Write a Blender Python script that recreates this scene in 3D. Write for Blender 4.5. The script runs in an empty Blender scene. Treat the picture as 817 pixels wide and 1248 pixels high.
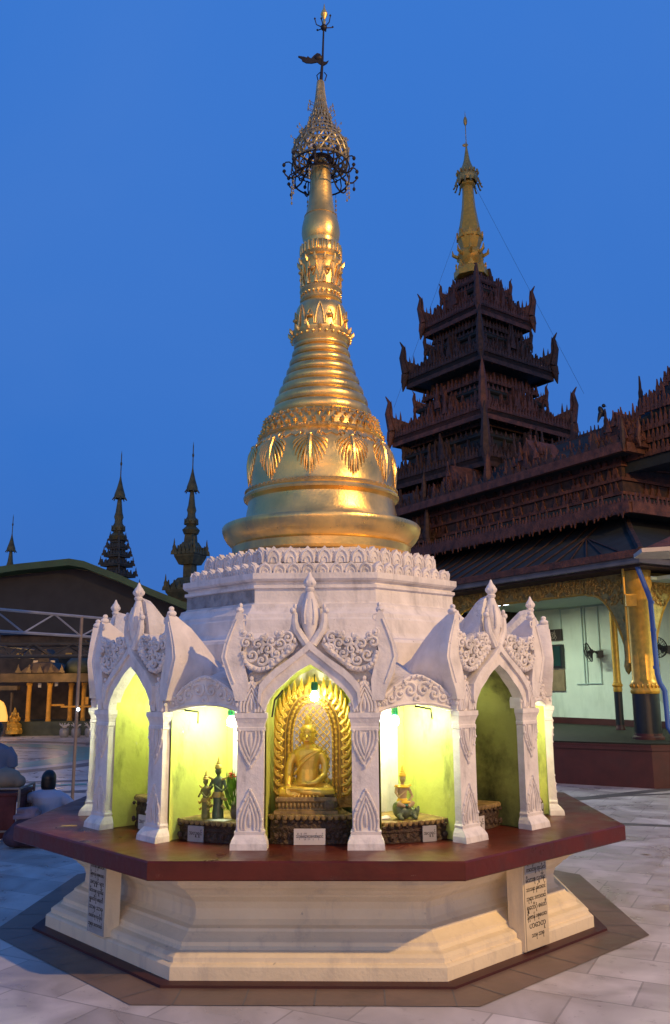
import bpy, math, random
from mathutils import Matrix, Vector
random.seed(7)
R = math.radians
PI = math.pi
sc = bpy.context.scene
COL = sc.collection

# ------------------------------------------------------------------ camera
cam_d = bpy.data.cameras.new('camera')
cam = bpy.data.objects.new('camera', cam_d)
COL.objects.link(cam)
_p, _y, _r = 0.19727682, 0.01619354, -0.00534539
fw = Vector((math.sin(_y) * math.cos(_p), math.cos(_y) * math.cos(_p), math.sin(_p)))
rt = Vector((math.cos(_y), -math.sin(_y), 0))
up = rt.cross(fw)
c_, s_ = math.cos(_r), math.sin(_r)
rt2 = rt * c_ + up * (s_)
up2 = up * c_ - rt * s_
cam.matrix_world = Matrix(((rt2.x, up2.x, -fw.x, 0), (rt2.y, up2.y, -fw.y, -6.8697),
                           (rt2.z, up2.z, -fw.z, 1.6), (0, 0, 0, 1)))
cam_d.sensor_fit = 'VERTICAL'
cam_d.sensor_height = 24
cam_d.lens = 1043.54 / 1248 * 24
cam_d.clip_end = 2000
sc.camera = cam

# ------------------------------------------------------------------ world (dusk sky)
w = bpy.data.worlds.new('World')
sc.world = w
w.use_nodes = True
nt = w.node_tree
bg = nt.nodes['Background']
sky = nt.nodes.new('ShaderNodeTexSky')
sky.sky_type = 'NISHITA'
SKY_GLOW = .5
GLOW_TINT = (.98, 1.0, 1.22)
sky.sun_disc = False
sky.sun_elevation = R(1.5)          # low sun behind the viewer feeds the added fill glow
sky.sun_rotation = R(180)
sky.air_density = 1.0
sky.dust_density = 0.5
sky.ozone_density = 3.0
wco = nt.nodes.new('ShaderNodeTexCoord')
wsep = nt.nodes.new('ShaderNodeSeparateXYZ')
nt.links.new(wco.outputs['Generated'], wsep.inputs[0])
ramp = nt.nodes.new('ShaderNodeValToRGB')      # blue hour: deeper blue towards the horizon
ramp.color_ramp.elements[0].position = 0.0
ramp.color_ramp.elements[0].color = (.036, .135, .47, 1)
ramp.color_ramp.elements[1].position = .75
ramp.color_ramp.elements[1].color = (.038, .185, .64, 1)
e_ = ramp.color_ramp.elements.new(.25)
e_.color = (.036, .165, .57, 1)
nt.links.new(wsep.outputs[2], ramp.inputs[0])
glow = nt.nodes.new('ShaderNodeMapRange')      # afterglow-like fill added behind the viewer, in place of courtyard lights
glow.interpolation_type = 'SMOOTHSTEP'
glow.inputs[1].default_value = 0.25
glow.inputs[2].default_value = -0.9
glow.inputs[3].default_value = 0.0
glow.inputs[4].default_value = 1.0
nt.links.new(wsep.outputs[1], glow.inputs[0])
gmix = nt.nodes.new('ShaderNodeMix')
gmix.data_type = 'RGBA'
gmix.blend_type = 'MIX'
nt.links.new(glow.outputs[0], gmix.inputs[0])
skym = nt.nodes.new('ShaderNodeVectorMath')
skym.operation = 'SCALE'
nt.links.new(sky.outputs[0], skym.inputs[0])
skym.inputs['Scale'].default_value = SKY_GLOW
tint = nt.nodes.new('ShaderNodeVectorMath')
tint.operation = 'MULTIPLY'
nt.links.new(skym.outputs[0], tint.inputs[0])
tint.inputs[1].default_value = GLOW_TINT
cl = nt.nodes.new('ShaderNodeTexNoise')          # thin uneven cloud veil
cl.inputs['Scale'].default_value = 2.2
cl.inputs['Detail'].default_value = 6
cl.inputs['Distortion'].default_value = .6
nt.links.new(wco.outputs['Generated'], cl.inputs['Vector'])
clr = nt.nodes.new('ShaderNodeMapRange')
clr.inputs[1].default_value = .3
clr.inputs[2].default_value = .75
clr.inputs[3].default_value = .0
clr.inputs[4].default_value = .30
nt.links.new(cl.outputs[0], clr.inputs[0])
veil = nt.nodes.new('ShaderNodeMix')
veil.data_type = 'RGBA'
nt.links.new(clr.outputs[0], veil.inputs[0])
nt.links.new(ramp.outputs[0], veil.inputs[6])
veil.inputs[7].default_value = (.085, .22, .62, 1)
nt.links.new(veil.outputs[2], gmix.inputs[6])
nt.links.new(tint.outputs[0], gmix.inputs[7])
nt.links.new(gmix.outputs[2], bg.inputs[0])
bg.inputs[1].default_value = 1.0

# the floodlight that washes the courtyard from the front right
sun_d = bpy.data.lights.new('floodlight', 'SPOT')
sun = bpy.data.objects.new('floodlight', sun_d)
COL.objects.link(sun)
FLOOD_D = 13.5
sun_d.energy = 2.35 * 4 * PI * FLOOD_D ** 2
sun_d.spot_size = R(110)
sun_d.spot_blend = .4
sun_d.shadow_soft_size = .12
sun_d.color = (1.0, 0.61, 0.23)
AZ, EL = R(47), R(34)
sd = Vector((math.sin(AZ) * math.cos(EL), -math.cos(AZ) * math.cos(EL), math.sin(EL)))
sun.location = sd * FLOOD_D + Vector((0, 0, 1.2))
sun.rotation_euler = sd.to_track_quat('Z', 'Y').to_euler()

sc.view_settings.view_transform = 'Standard'
sc.view_settings.look = 'None'
sc.view_settings.exposure = 0.0
sc.view_settings.gamma = 1.0
sc.view_settings.use_curve_mapping = False
sc.render.engine = 'CYCLES'
sc.cycles.use_denoising = True
sc.cycles.max_bounces = 6

# ------------------------------------------------------------------ materials
M = {}


def mat(name, col, rough=0.7, metal=0.0, var=0.0, vscale=6.0, stain=None, stain_amt=0.5, sscale=3.0,
        bump=0.0, bscale=30.0, emit=None, estr=0.0, spec=0.5, rvar=0.0, streak=1.0, speck=None):
    m = bpy.data.materials.new(name)
    m.use_nodes = True
    t = m.node_tree
    b = t.nodes['Principled BSDF']
    b.inputs['Roughness'].default_value = rough
    b.inputs['Metallic'].default_value = metal
    b.inputs['Specular IOR Level'].default_value = spec
    co = t.nodes.new('ShaderNodeTexCoord')
    L = t.links.new
    rgb = t.nodes.new('ShaderNodeRGB')
    rgb.outputs[0].default_value = (*col, 1)
    cur = rgb.outputs[0]
    if var > 0:
        n = t.nodes.new('ShaderNodeTexNoise')
        n.inputs['Scale'].default_value = vscale
        n.inputs['Detail'].default_value = 6
        L(co.outputs['Object'], n.inputs['Vector'])
        r = t.nodes.new('ShaderNodeMapRange')
        r.inputs[1].default_value = 0.3
        r.inputs[2].default_value = 0.7
        r.inputs[3].default_value = 1 - var
        r.inputs[4].default_value = 1 + var
        L(n.outputs[0], r.inputs[0])
        mx = t.nodes.new('ShaderNodeMix')
        mx.data_type = 'RGBA'
        mx.blend_type = 'MULTIPLY'
        mx.inputs[0].default_value = 1
        L(cur, mx.inputs[6])
        L(r.outputs[0], mx.inputs[7])
        cur = mx.outputs[2]
        if rvar:
            r2 = t.nodes.new('ShaderNodeMapRange')
            r2.inputs[1].default_value = 0.3
            r2.inputs[2].default_value = 0.7
            r2.inputs[3].default_value = rough - rvar
            r2.inputs[4].default_value = rough + rvar
            L(n.outputs[0], r2.inputs[0])
            L(r2.outputs[0], b.inputs['Roughness'])
    if stain is not None:
        n = t.nodes.new('ShaderNodeTexNoise')
        n.inputs['Scale'].default_value = sscale
        n.inputs['Detail'].default_value = 8
        n.inputs['Roughness'].default_value = 0.65
        mpn = t.nodes.new('ShaderNodeMapping')
        mpn.inputs['Scale'].default_value = (1, 1, streak)
        L(co.outputs['Object'], mpn.inputs[0])
        L(mpn.outputs[0], n.inputs['Vector'])
        r = t.nodes.new('ShaderNodeMapRange')
        r.inputs[1].default_value = 0.52
        r.inputs[2].default_value = 0.68
        r.inputs[3].default_value = 0
        r.inputs[4].default_value = stain_amt
        L(n.outputs[0], r.inputs[0])
        mx = t.nodes.new('ShaderNodeMix')
        mx.data_type = 'RGBA'
        L(r.outputs[0], mx.inputs[0])
        L(cur, mx.inputs[6])
        mx.inputs[7].default_value = (*stain, 1)
        cur = mx.outputs[2]
    if speck is not None:
        n = t.nodes.new('ShaderNodeTexNoise')
        n.inputs['Scale'].default_value = speck[1]
        n.inputs['Detail'].default_value = 10
        n.inputs['Roughness'].default_value = 0.75
        L(co.outputs['Object'], n.inputs['Vector'])
        r = t.nodes.new('ShaderNodeMapRange')
        r.inputs[1].default_value = speck[3] if len(speck) > 3 else 0.62
        r.inputs[2].default_value = r.inputs[1].default_value + .035
        r.inputs[3].default_value = 0
        r.inputs[4].default_value = speck[2]
        L(n.outputs[0], r.inputs[0])
        mx = t.nodes.new('ShaderNodeMix')
        mx.data_type = 'RGBA'
        L(r.outputs[0], mx.inputs[0])
        L(cur, mx.inputs[6])
        mx.inputs[7].default_value = (*speck[0], 1)
        cur = mx.outputs[2]
    L(cur, b.inputs['Base Color'])
    if bump > 0:
        n = t.nodes.new('ShaderNodeTexNoise')
        n.inputs['Scale'].default_value = bscale
        n.inputs['Detail'].default_value = 5
        L(co.outputs['Object'], n.inputs['Vector'])
        bp = t.nodes.new('ShaderNodeBump')
        bp.inputs['Strength'].default_value = bump
        bp.inputs['Distance'].default_value = 0.02
        L(n.outputs[0], bp.inputs['Height'])
        L(bp.outputs[0], b.inputs['Normal'])
    if emit:
        b.inputs['Emission Color'].default_value = (*emit, 1)
        b.inputs['Emission Strength'].default_value = estr
    M[name] = m
    return m


mat('stucco', (.74, .70, .68), .78, var=.12, vscale=9, stain=(.34, .33, .34), stain_amt=.6, sscale=6.5, bump=.26, bscale=34, streak=.3, speck=((.20, .19, .19), 16, .7, .645))
mat('stucco_old', (.66, .64, .64), .85, var=.16, vscale=9, stain=(.22, .23, .25), stain_amt=.75, sscale=5, bump=.6, bscale=30, streak=.5, speck=((.12, .12, .13), 12, .8, .62))
mat('base_paint', (.80, .69, .50), .6, var=.07, vscale=5, stain=(.46, .41, .36), stain_amt=.5, sscale=7, bump=.16, bscale=50, streak=.22, speck=((.25, .22, .20), 14, .6, .65))
mat('grey_plaster', (.30, .31, .33), .9, var=.3, vscale=14, stain=(.10, .11, .12), stain_amt=.7, sscale=9, bump=.8, bscale=40)
mat('gold', (.84, .56, .19), .34, metal=.88, var=.16, vscale=5, stain=(.42, .34, .20), stain_amt=.7, sscale=3.5, bump=.10, bscale=45, rvar=.09, streak=.4, speck=((.16, .12, .07), 22, .55, .64))
mat('gold_bright', (.90, .60, .11), .38, metal=.6, var=.10, vscale=14, bump=.15, bscale=60, rvar=.06)
mat('gold_dull', (.50, .34, .10), .5, metal=.6, var=.25, vscale=14, stain=(.10, .08, .05), stain_amt=.6, sscale=9, bump=.4)
mat('gold_paint', (.70, .38, .045), .40, metal=.35, var=.22, vscale=12, stain=(.25, .14, .04), stain_amt=.55, sscale=6)
mat('dark_iron', (.035, .03, .03), .55, metal=.7, var=.2)
mat('lattice', (.42, .35, .20), .42, metal=.8, var=.3, vscale=20)
mat('red_ledge', (.090, .013, .007), .38, var=.28, vscale=5, stain=(.055, .022, .018), stain_amt=.7, sscale=4.5, bump=.12, bscale=20, rvar=.12, spec=.32, speck=((.20, .12, .09), 13, .55, .635))
mat('maroon', (.060, .014, .012), .55, var=.2, stain=(.05, .02, .02), sscale=4)
mat('niche_green', (.52, .58, .13), .55, var=.12, vscale=5, stain=(.09, .11, .03), stain_amt=.8, sscale=4.5, bump=.2, bscale=18, streak=.45, speck=((.62, .62, .5), 12, .6, .64))
mat('niche_soot', (.30, .33, .08), .6, var=.25, vscale=3, stain=(.015, .018, .008), stain_amt=.97, sscale=1.7, bump=.15, bscale=18)
mat('altar_wood', (.055, .030, .018), .55, var=.4, vscale=30, stain=(.16, .10, .04), stain_amt=.5, sscale=16, bump=1.0, bscale=60)
mat('altar_top', (.26, .17, .06), .6, var=.4, vscale=16, stain=(.07, .04, .02), stain_amt=.7, sscale=9, bump=.5)
mat('plate', (.62, .58, .56), .5, var=.08)
mat('plate_grey', (.34, .33, .34), .6, var=.15)
mat('ink', (.03, .025, .02), .7)
mat('tablet_cream', (.62, .52, .36), .55, var=.1, vscale=10)
mat('tablet_grey', (.36, .36, .35), .6, var=.2, vscale=16)
mat('teal', (.0, .16, .14), .4)
for _s in (40, 95, 300, 480):
    mat('bulb_glow_%d' % _s, (.9, .95, .8), .4, emit=(1, .98, .74), estr=_s)
mat('wire', (.02, .02, .02), .6)
mat('mirror_mosaic', (.55, .62, .50), .12, metal=.9, var=.3, vscale=60)
mat('clay', (.12, .09, .05), .6, var=.3, vscale=40, bump=.5)
mat('bronze_green', (.10, .13, .08), .38, metal=.3, var=.3, vscale=30)
mat('yellow_paint', (.75, .48, .04), .4, var=.1)
mat('statue_skin', (.38, .27, .17), .5, var=.1)
mat('statue_brown', (.20, .18, .05), .5, var=.3, vscale=24)
mat('leaf', (.09, .20, .02), .5, var=.4, vscale=30)
mat('flower_red', (.55, .05, .03), .6, var=.2)
mat('flower_white', (.8, .8, .7), .6)
mat('paper', (.82, .80, .76), .7)
mat('wood_dark', (.050, .024, .015), .75, var=.5, vscale=8, stain=(.02, .013, .01), stain_amt=.7, sscale=5, bump=.8, bscale=14)
mat('wood_red', (.105, .038, .020), .7, var=.5, vscale=6, stain=(.035, .018, .012), stain_amt=.7, sscale=4, bump=.9, bscale=20)
mat('roof_sheet', (.016, .022, .022), .85, var=.4, vscale=2, stain=(.02, .018, .016), stain_amt=.7, sscale=1.5, bump=.3, bscale=8)
mat('roof_sheet_grey', (.13, .12, .12), .5, var=.3, vscale=4)
mat('pav_wall', (.68, .76, .62), .6, var=.08, vscale=2, stain=(.42, .50, .38), stain_amt=.5, sscale=2, streak=.3)
mat('pav_ceiling', (.40, .52, .47), .7)
mat('green_strip', (.018, .018, .013), .7, var=.3, spec=.2)
mat('column_black', (.018, .020, .022), .35, var=.2)
mat('blue_pipe', (.05, .12, .40), .4)
mat('cream', (.60, .50, .40), .6, var=.1)
mat('fan_black', (.02, .02, .022), .4)
mat('screen_off', (.02, .05, .035), .12)
mat('sign_brown', (.05, .035, .03), .5)
mat('board', (.25, .18, .10), .6, var=.2)
mat('shed_green', (.025, .062, .018), .5, var=.35, vscale=2, bump=.3, bscale=6)
mat('shed_dark', (.030, .028, .028), .8, var=.2, vscale=3)
mat('steel', (.34, .33, .34), .45, metal=.3, var=.15)
mat('steel_dark', (.12, .11, .10), .5, metal=.3)
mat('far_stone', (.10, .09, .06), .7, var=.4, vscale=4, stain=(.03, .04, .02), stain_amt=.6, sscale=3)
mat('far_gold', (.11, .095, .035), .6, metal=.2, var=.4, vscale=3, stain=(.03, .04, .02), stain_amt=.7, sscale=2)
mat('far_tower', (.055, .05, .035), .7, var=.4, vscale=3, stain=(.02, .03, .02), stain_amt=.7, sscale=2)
mat('far_wall', (.095, .065, .04), .7, var=.5, vscale=3, stain=(.03, .025, .02), stain_amt=.6, sscale=2)
mat('far_column', (.75, .37, .045), .5, var=.2)
mat('far_green', (.06, .075, .055), .6, var=.3)
mat('skin', (.25, .13, .08), .5)
mat('hair', (.008, .007, .007), .45)
mat('shirt_blue', (.36, .42, .56), .8, bump=.5, bscale=9)
mat('shirt_man', (.12, .15, .22), .8, bump=.5, bscale=9)
mat('trousers', (.012, .012, .015), .8)
mat('cloth_maroon', (.09, .02, .02), .85, var=.3, vscale=9, bump=.5, bscale=10)
mat('bag_beige', (.24, .20, .15), .85, var=.15, bump=.6, bscale=9)
mat('bag_dark', (.05, .03, .05), .8, var=.4, vscale=12, bump=.5, bscale=12)
mat('cloth_lilac', (.20, .16, .21), .85, var=.3, bump=.6, bscale=9)
mat('rust_pole', (.24, .18, .14), .6, var=.3)
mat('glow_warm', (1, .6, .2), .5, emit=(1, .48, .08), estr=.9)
mat('glow_white', (.9, .9, .9), .5, emit=(.8, .9, 1), estr=6)
mat('turquoise', (.10, .36, .33), .35, var=.2, vscale=2)
mat('band_brown', (.19, .130, .10), .42, var=.25, vscale=2.2, stain=(.09, .065, .055), stain_amt=.6, sscale=2, bump=.15, bscale=9, rvar=.12, speck=((.30, .24, .20), 9, .5, .64))
mat('band_dark', (.12, .115, .12), .4, var=.2, vscale=2)
mat('crow', (.008, .008, .01), .5)


def ground_material():
    m = bpy.data.materials.new('marble_paving')
    m.use_nodes = True
    t = m.node_tree
    b = t.nodes['Principled BSDF']
    L = t.links.new
    co = t.nodes.new('ShaderNodeTexCoord')
    mp = t.nodes.new('ShaderNodeMapping')
    mp.inputs['Rotation'].default_value = (0, 0, R(28))
    L(co.outputs['Object'], mp.inputs[0])
    br = t.nodes.new('ShaderNodeTexBrick')
    br.inputs['Scale'].default_value = 1.0
    br.inputs['Brick Width'].default_value = .60
    br.inputs['Row Height'].default_value = .40
    br.inputs['Mortar Size'].default_value = .006
    br.inputs['Mortar Smooth'].default_value = .2
    br.offset = .5
    br.inputs['Color1'].default_value = (.42, .385, .37, 1)
    br.inputs['Color2'].default_value = (.60, .555, .535, 1)
    br.inputs['Mortar'].default_value = (.34, .315, .305, 1)
    br.inputs['Bias'].default_value = .1
    L(mp.outputs[0], br.inputs['Vector'])
    n = t.nodes.new('ShaderNodeTexNoise')
    n.inputs['Scale'].default_value = 2.2
    n.inputs['Detail'].default_value = 8
    n.inputs['Distortion'].default_value = 1.2
    L(mp.outputs[0], n.inputs['Vector'])
    r = t.nodes.new('ShaderNodeMapRange')
    r.inputs[1].default_value = .3
    r.inputs[2].default_value = .7
    r.inputs[3].default_value = .74
    r.inputs[4].default_value = 1.18
    L(n.outputs[0], r.inputs[0])
    mx = t.nodes.new('ShaderNodeMix')
    mx.data_type = 'RGBA'
    mx.blend_type = 'MULTIPLY'
    mx.inputs[0].default_value = 1
    L(br.outputs[0], mx.inputs[6])
    L(r.outputs[0], mx.inputs[7])
    n3 = t.nodes.new('ShaderNodeTexNoise')
    n3.inputs['Scale'].default_value = 9
    n3.inputs['Detail'].default_value = 10
    n3.inputs['Roughness'].default_value = .75
    L(mp.outputs[0], n3.inputs['Vector'])
    r3 = t.nodes.new('ShaderNodeMapRange')
    r3.inputs[1].default_value = .58
    r3.inputs[2].default_value = .66
    r3.inputs[3].default_value = 0
    r3.inputs[4].default_value = .5
    L(n3.outputs[0], r3.inputs[0])
    mx3 = t.nodes.new('ShaderNodeMix')
    mx3.data_type = 'RGBA'
    L(r3.outputs[0], mx3.inputs[0])
    L(mx.outputs[2], mx3.inputs[6])
    mx3.inputs[7].default_value = (.20, .18, .17, 1)
    L(mx3.outputs[2], b.inputs['Base Color'])
    r2 = t.nodes.new('ShaderNodeMapRange')
    r2.inputs[1].default_value = .3
    r2.inputs[2].default_value = .7
    r2.inputs[3].default_value = .22
    r2.inputs[4].default_value = .5
    L(n.outputs[0], r2.inputs[0])
    L(r2.outputs[0], b.inputs['Roughness'])
    bp = t.nodes.new('ShaderNodeBump')
    bp.inputs['Strength'].default_value = .25
    bp.inputs['Distance'].default_value = .004
    L(br.outputs[1], bp.inputs['Height'])
    bp.invert = True
    L(bp.outputs[0], b.inputs['Normal'])
    M['ground'] = m


ground_material()


# ------------------------------------------------------------------ mesh helpers
class MB:
    def __init__(s):
        s.v, s.f, s.sm = [], [], []
        s.X = Matrix.Identity(4)

    def add(s, vs, fs, smooth=False):
        o = len(s.v)
        X = s.X
        s.v += [tuple(X @ Vector(p)) for p in vs]
        s.f += [tuple(i + o for i in q) for q in fs]
        s.sm += [smooth] * len(fs)

    def box(s, c, d, rz=0.0, taper=1.0):
        x, y, z = d[0] / 2, d[1] / 2, d[2] / 2
        ca, sa = math.cos(rz), math.sin(rz)
        vs = []
        for k, zz in ((1, -z), (taper, z)):
            for a, b in ((-x, -y), (x, -y), (x, y), (-x, y)):
                a, b = a * k, b * k
                vs.append((c[0] + ca * a - sa * b, c[1] + sa * a + ca * b, c[2] + zz))
        s.add(vs, [(3, 2, 1, 0), (4, 5, 6, 7), (0, 1, 5, 4), (1, 2, 6, 5), (2, 3, 7, 6), (3, 0, 4, 7)])

    def loft(s, rings, smooth=False, cap=True, closed=True, wrap=True):
        n = len(rings[0])
        vs = [p for r in rings for p in r]
        fs = []
        for i in range(len(rings) - 1):
            for j in range(n if wrap else n - 1):
                k = (j + 1) % n
                fs.append((i * n + j, i * n + k, (i + 1) * n + k, (i + 1) * n + j))
        s.add(vs, fs, smooth)
        if cap:
            s.add(rings[0], [tuple(range(n))[::-1]])
            s.add(rings[-1], [tuple(range(n))])

    def lathe(s, prof, n=32, c=(0, 0, 0), smooth=True, cap=True, rot=0.0):
        rings = []
        for r, z in prof:
            rings.append([(c[0] + r * math.cos(rot + 2 * PI * i / n), c[1] + r * math.sin(rot + 2 * PI * i / n), c[2] + z) for i in range(n)])
        s.loft(rings, smooth, cap)

    def octa(s, prof, n=8, c=(0, 0, 0), rot=PI / 8, cap=True):
        k = 1 / math.cos(PI / n)
        s.lathe([(a * k, z) for a, z in prof], n, c, False, cap, rot)

    def tube(s, pts, r, n=6, smooth=True, flat=1.0):
        pts = [Vector(p) for p in pts]
        rr = r if isinstance(r, (list, tuple)) else [r] * len(pts)
        rings = []
        prev = None
        for i, p in enumerate(pts):
            d = (pts[min(i + 1, len(pts) - 1)] - pts[max(i - 1, 0)])
            if d.length < 1e-9:
                d = Vector((0, 0, 1))
            d.normalize()
            if prev is None:
                a = Vector((0, 0, 1)) if abs(d.z) < .9 else Vector((0, 1, 0))
                u = d.cross(a).normalized()
            else:
                u = (prev - d * prev.dot(d))
                u = u.normalized() if u.length > 1e-6 else d.orthogonal().normalized()
            prev = u
            v = d.cross(u)
            rings.append([tuple(p + (u * math.cos(2 * PI * j / n) + v * math.sin(2 * PI * j / n) * flat) * rr[i]) for j in range(n)])
        s.loft(rings, smooth)

    def torus(s, r, z, t, n=40, m=6, c=(0, 0, 0)):
        s.lathe([(r + t * math.cos(a), z + t * math.sin(a)) for a in [2 * PI * j / m for j in range(m + 1)]], n, c, True, False)

    def ell(s, c, d, n=12, m=8, rot=None):
        rings = []
        for i in range(m + 1):
            a = -PI / 2 + PI * i / m
            ca = max(math.cos(a), 1e-3)
            ring = []
            for j in range(n):
                p = Vector((d[0] * ca * math.cos(2 * PI * j / n), d[1] * ca * math.sin(2 * PI * j / n), d[2] * math.sin(a)))
                if rot:
                    p = rot @ p
                ring.append((c[0] + p.x, c[1] + p.y, c[2] + p.z))
            rings.append(ring)
        s.loft(rings, True, True)

    def prism(s, poly, f, h0, h1, bevel=0.0):
        """poly: 2D points; f(u, v, h) -> 3D point."""
        a = [f(u, v, h0) for u, v in poly]
        b = [f(u, v, h1) for u, v in poly]
        n = len(poly)
        s.add(a + b, [tuple(range(n))[::-1], tuple(range(n, 2 * n))] + [(i, (i + 1) % n, n + (i + 1) % n, n + i) for i in range(n)])

    def build(s, name, m, parent=None, loc=None, rz=None, fuse=0.0, smooth_it=6):
        me = bpy.data.meshes.new(name)
        me.from_pydata(s.v, [], s.f)
        me.polygons.foreach_set('use_smooth', s.sm)
        me.materials.append(M[m] if isinstance(m, str) else m)
        me.update()
        if any(s.sm):
            me.set_sharp_from_angle(angle=R(40))
        o = bpy.data.objects.new(name, me)
        COL.objects.link(o)
        if parent:
            o.parent = parent
        if loc:
            o.location = loc
        if rz is not None:
            o.rotation_euler.z = rz
        if fuse:
            q = o.modifiers.new('fuse', 'REMESH')
            q.mode = 'VOXEL'
            q.voxel_size = fuse
            q.use_smooth_shade = True
            q = o.modifiers.new('soft', 'SMOOTH')
            q.iterations = smooth_it
            q.factor = .5
        return o


def empty(name, loc=(0, 0, 0), rz=0.0, label=None, cat=None, group=None, sc_=1.0):
    o = bpy.data.objects.new(name, None)
    COL.objects.link(o)
    o.location = loc
    o.rotation_euler.z = rz
    o.scale = (sc_,) * 3
    o.empty_display_size = .1
    return tag(o, label, cat, group)


def tag(o, label=None, cat=None, group=None, kind=None):
    if label:
        o['label'] = label
    if cat:
        o['category'] = cat
    if group:
        o['group'] = group
    if kind:
        o['kind'] = kind
    return o


def dup(o, parent, rz=None, loc=None, mats=None):
    c = o.copy()
    COL.objects.link(c)
    c.parent = parent
    if rz is not None:
        c.rotation_euler.z = rz
    if loc is not None:
        c.location = loc
    for ch in list(o.children):
        dup(ch, c)
    return c


def copy_thing(root, loc, rz, label, sc_=None):
    r = root.copy()
    COL.objects.link(r)
    r.location = loc
    r.rotation_euler.z = rz
    if sc_:
        r.scale = (sc_,) * 3
    r['label'] = label
    for ch in list(root.children):
        dup(ch, r)
    return r


def text_mesh(s, txt, size, thick=.0006):
    """lettering as a mesh: list of verts / faces in the XY plane, centred."""
    cu = bpy.data.curves.new('lettering', 'FONT')
    cu.body = txt
    cu.size = size
    cu.align_x = 'CENTER'
    cu.extrude = thick
    cu.resolution_u = 2
    o = bpy.data.objects.new('lettering', cu)
    COL.objects.link(o)
    dg = bpy.context.evaluated_depsgraph_get()
    me = bpy.data.meshes.new_from_object(o.evaluated_get(dg))
    vs = [tuple(v.co) for v in me.vertices]
    fs = [tuple(p.vertices) for p in me.polygons]
    bpy.data.objects.remove(o)
    bpy.data.meshes.remove(me)
    return vs, fs


def put_text(mb, txt, size, f, fitw=None):
    """f maps (x, y, depth) of the lettering to 3D; fitw squeezes to a width"""
    vs, fs = text_mesh(None, txt, size)
    if not vs:
        return
    if fitw:
        w_ = max(v[0] for v in vs) - min(v[0] for v in vs)
        k = fitw / w_
    else:
        k = 1
    mb.add([f(v[0] * k, v[1] * (.5 + .5 * k), v[2]) for v in vs], fs)


def spiral(cx, cz, r, turns=1.3, d=1, ph=0.0, n=18, tail=None):
    pts = []
    for i in range(n):
        t = i / (n - 1)
        a = ph + d * turns * 2 * PI * t
        q = r * (1 - .85 * t)
        pts.append((cx + q * math.cos(a), cz + q * math.sin(a)))
    return pts


def flame(mb, p, h, wd, d):
    """one little carved flame spike standing at p; d = plane direction"""
    p = Vector(p)
    d = Vector(d).normalized()
    Z = Vector((0, 0, 1))
    n = d.cross(Z) * wd * .13
    pts = [(-.5, 0), (-.42, .22), (-.22, .34), (-.26, .5), (-.10, .62), (-.08, .8), (.02, 1.0), (.08, .78), (.14, .6), (.26, .48), (.24, .32), (.44, .2), (.5, 0)]
    A = [p + d * (u * wd) + Z * (v * h) + n for u, v in pts]
    B = [p + d * (u * wd) + Z * (v * h) - n for u, v in pts]
    k = len(pts)
    mb.add([tuple(q) for q in A + B], [tuple(range(k)), tuple(range(k, 2 * k))[::-1]] + [((i + 1) % k, i, k + i, k + (i + 1) % k) for i in range(k)])


def cresting(mb, p0, p1, n, h, wd, big=0, bh=2.2, curve=0.0):
    p0, p1 = Vector(p0), Vector(p1)
    d = p1 - p0
    for i in range(n):
        t = (i + .5) / n
        q = p0 + d * t + Vector((0, 0, curve * (2 * t - 1) ** 2))
        hh = h * (bh if big and i % big == big // 2 else random.uniform(.7, 1.15))
        flame(mb, q, hh, wd * (1.5 if big and i % big == big // 2 else 1), d)


def horn_stack(mb, p, d, h):
    """corner acroterion: stepped stack of flames ending in a tall curved spike"""
    p = Vector(p)
    d = Vector(d).normalized()
    for i in range(8):
        t = i / 7
        flame(mb, p - d * (h * .85 * (1 - t)) - Vector((0, 0, h * .06)), h * (.34 + .80 * t ** 1.5) * (1 if i % 2 else .8), h * .30, d)
    mb.loft([[tuple(p - d * h * .9 + Vector((0, 0, h * z_))) for z_ in (-.05, .22)] + [tuple(p + d * h * .04 + Vector((0, 0, h * z_))) for z_ in (.62, -.12)], [tuple(p - d * h * .9 + Vector((.02, .02, h * z_))) for z_ in (-.05, .22)] + [tuple(p + d * h * .04 + Vector((.04, .04, h * z_))) for z_ in (.62, -.12)]])
    mb.tube([p + Vector((0, 0, h * .2)), p + d * h * .10 + Vector((0, 0, h * .7)), p + d * h * .06 + Vector((0, 0, h * 1.02)), p + d * h * .16 + Vector((0, 0, h * 1.2))], [h * .12, h * .09, h * .05, h * .012], 6)
    # hanging tail
    mb.tube([p + Vector((0, 0, h * .15)), p + d * h * .06 - Vector((0, 0, h * .12)), p + d * h * .10 - Vector((0, 0, h * .34))], [h * .14, h * .08, h * .015], 6)



# ------------------------------------------------------------------ setting: ground and paving inlays
g = MB()
g.add([(-400, -400, 0), (400, -400, 0), (400, 400, 0), (-400, 400, 0)], [(0, 1, 2, 3)])
tag(g.build('ground', 'ground'), kind='structure')

PSI = -0.0430897


def face_frame(k):
    """rotation of the k-th face of the shrine about z"""
    return Matrix.Rotation(PSI + k * PI / 4, 4, 'Z')


def oct_ring(a0, a1, z, mb):
    k = 1 / math.cos(PI / 8)
    vs = []
    for i in range(8):
        t = PI / 8 + i * PI / 4 + PSI
        vs.append((a0 * k * math.cos(t), a0 * k * math.sin(t), z))
    for i in range(8):
        t = PI / 8 + i * PI / 4 + PSI
        vs.append((a1 * k * math.cos(t), a1 * k * math.sin(t), z))
    mb.add(vs, [(8 + i, 8 + (i + 1) % 8, (i + 1) % 8, i) for i in range(8)])


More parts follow.
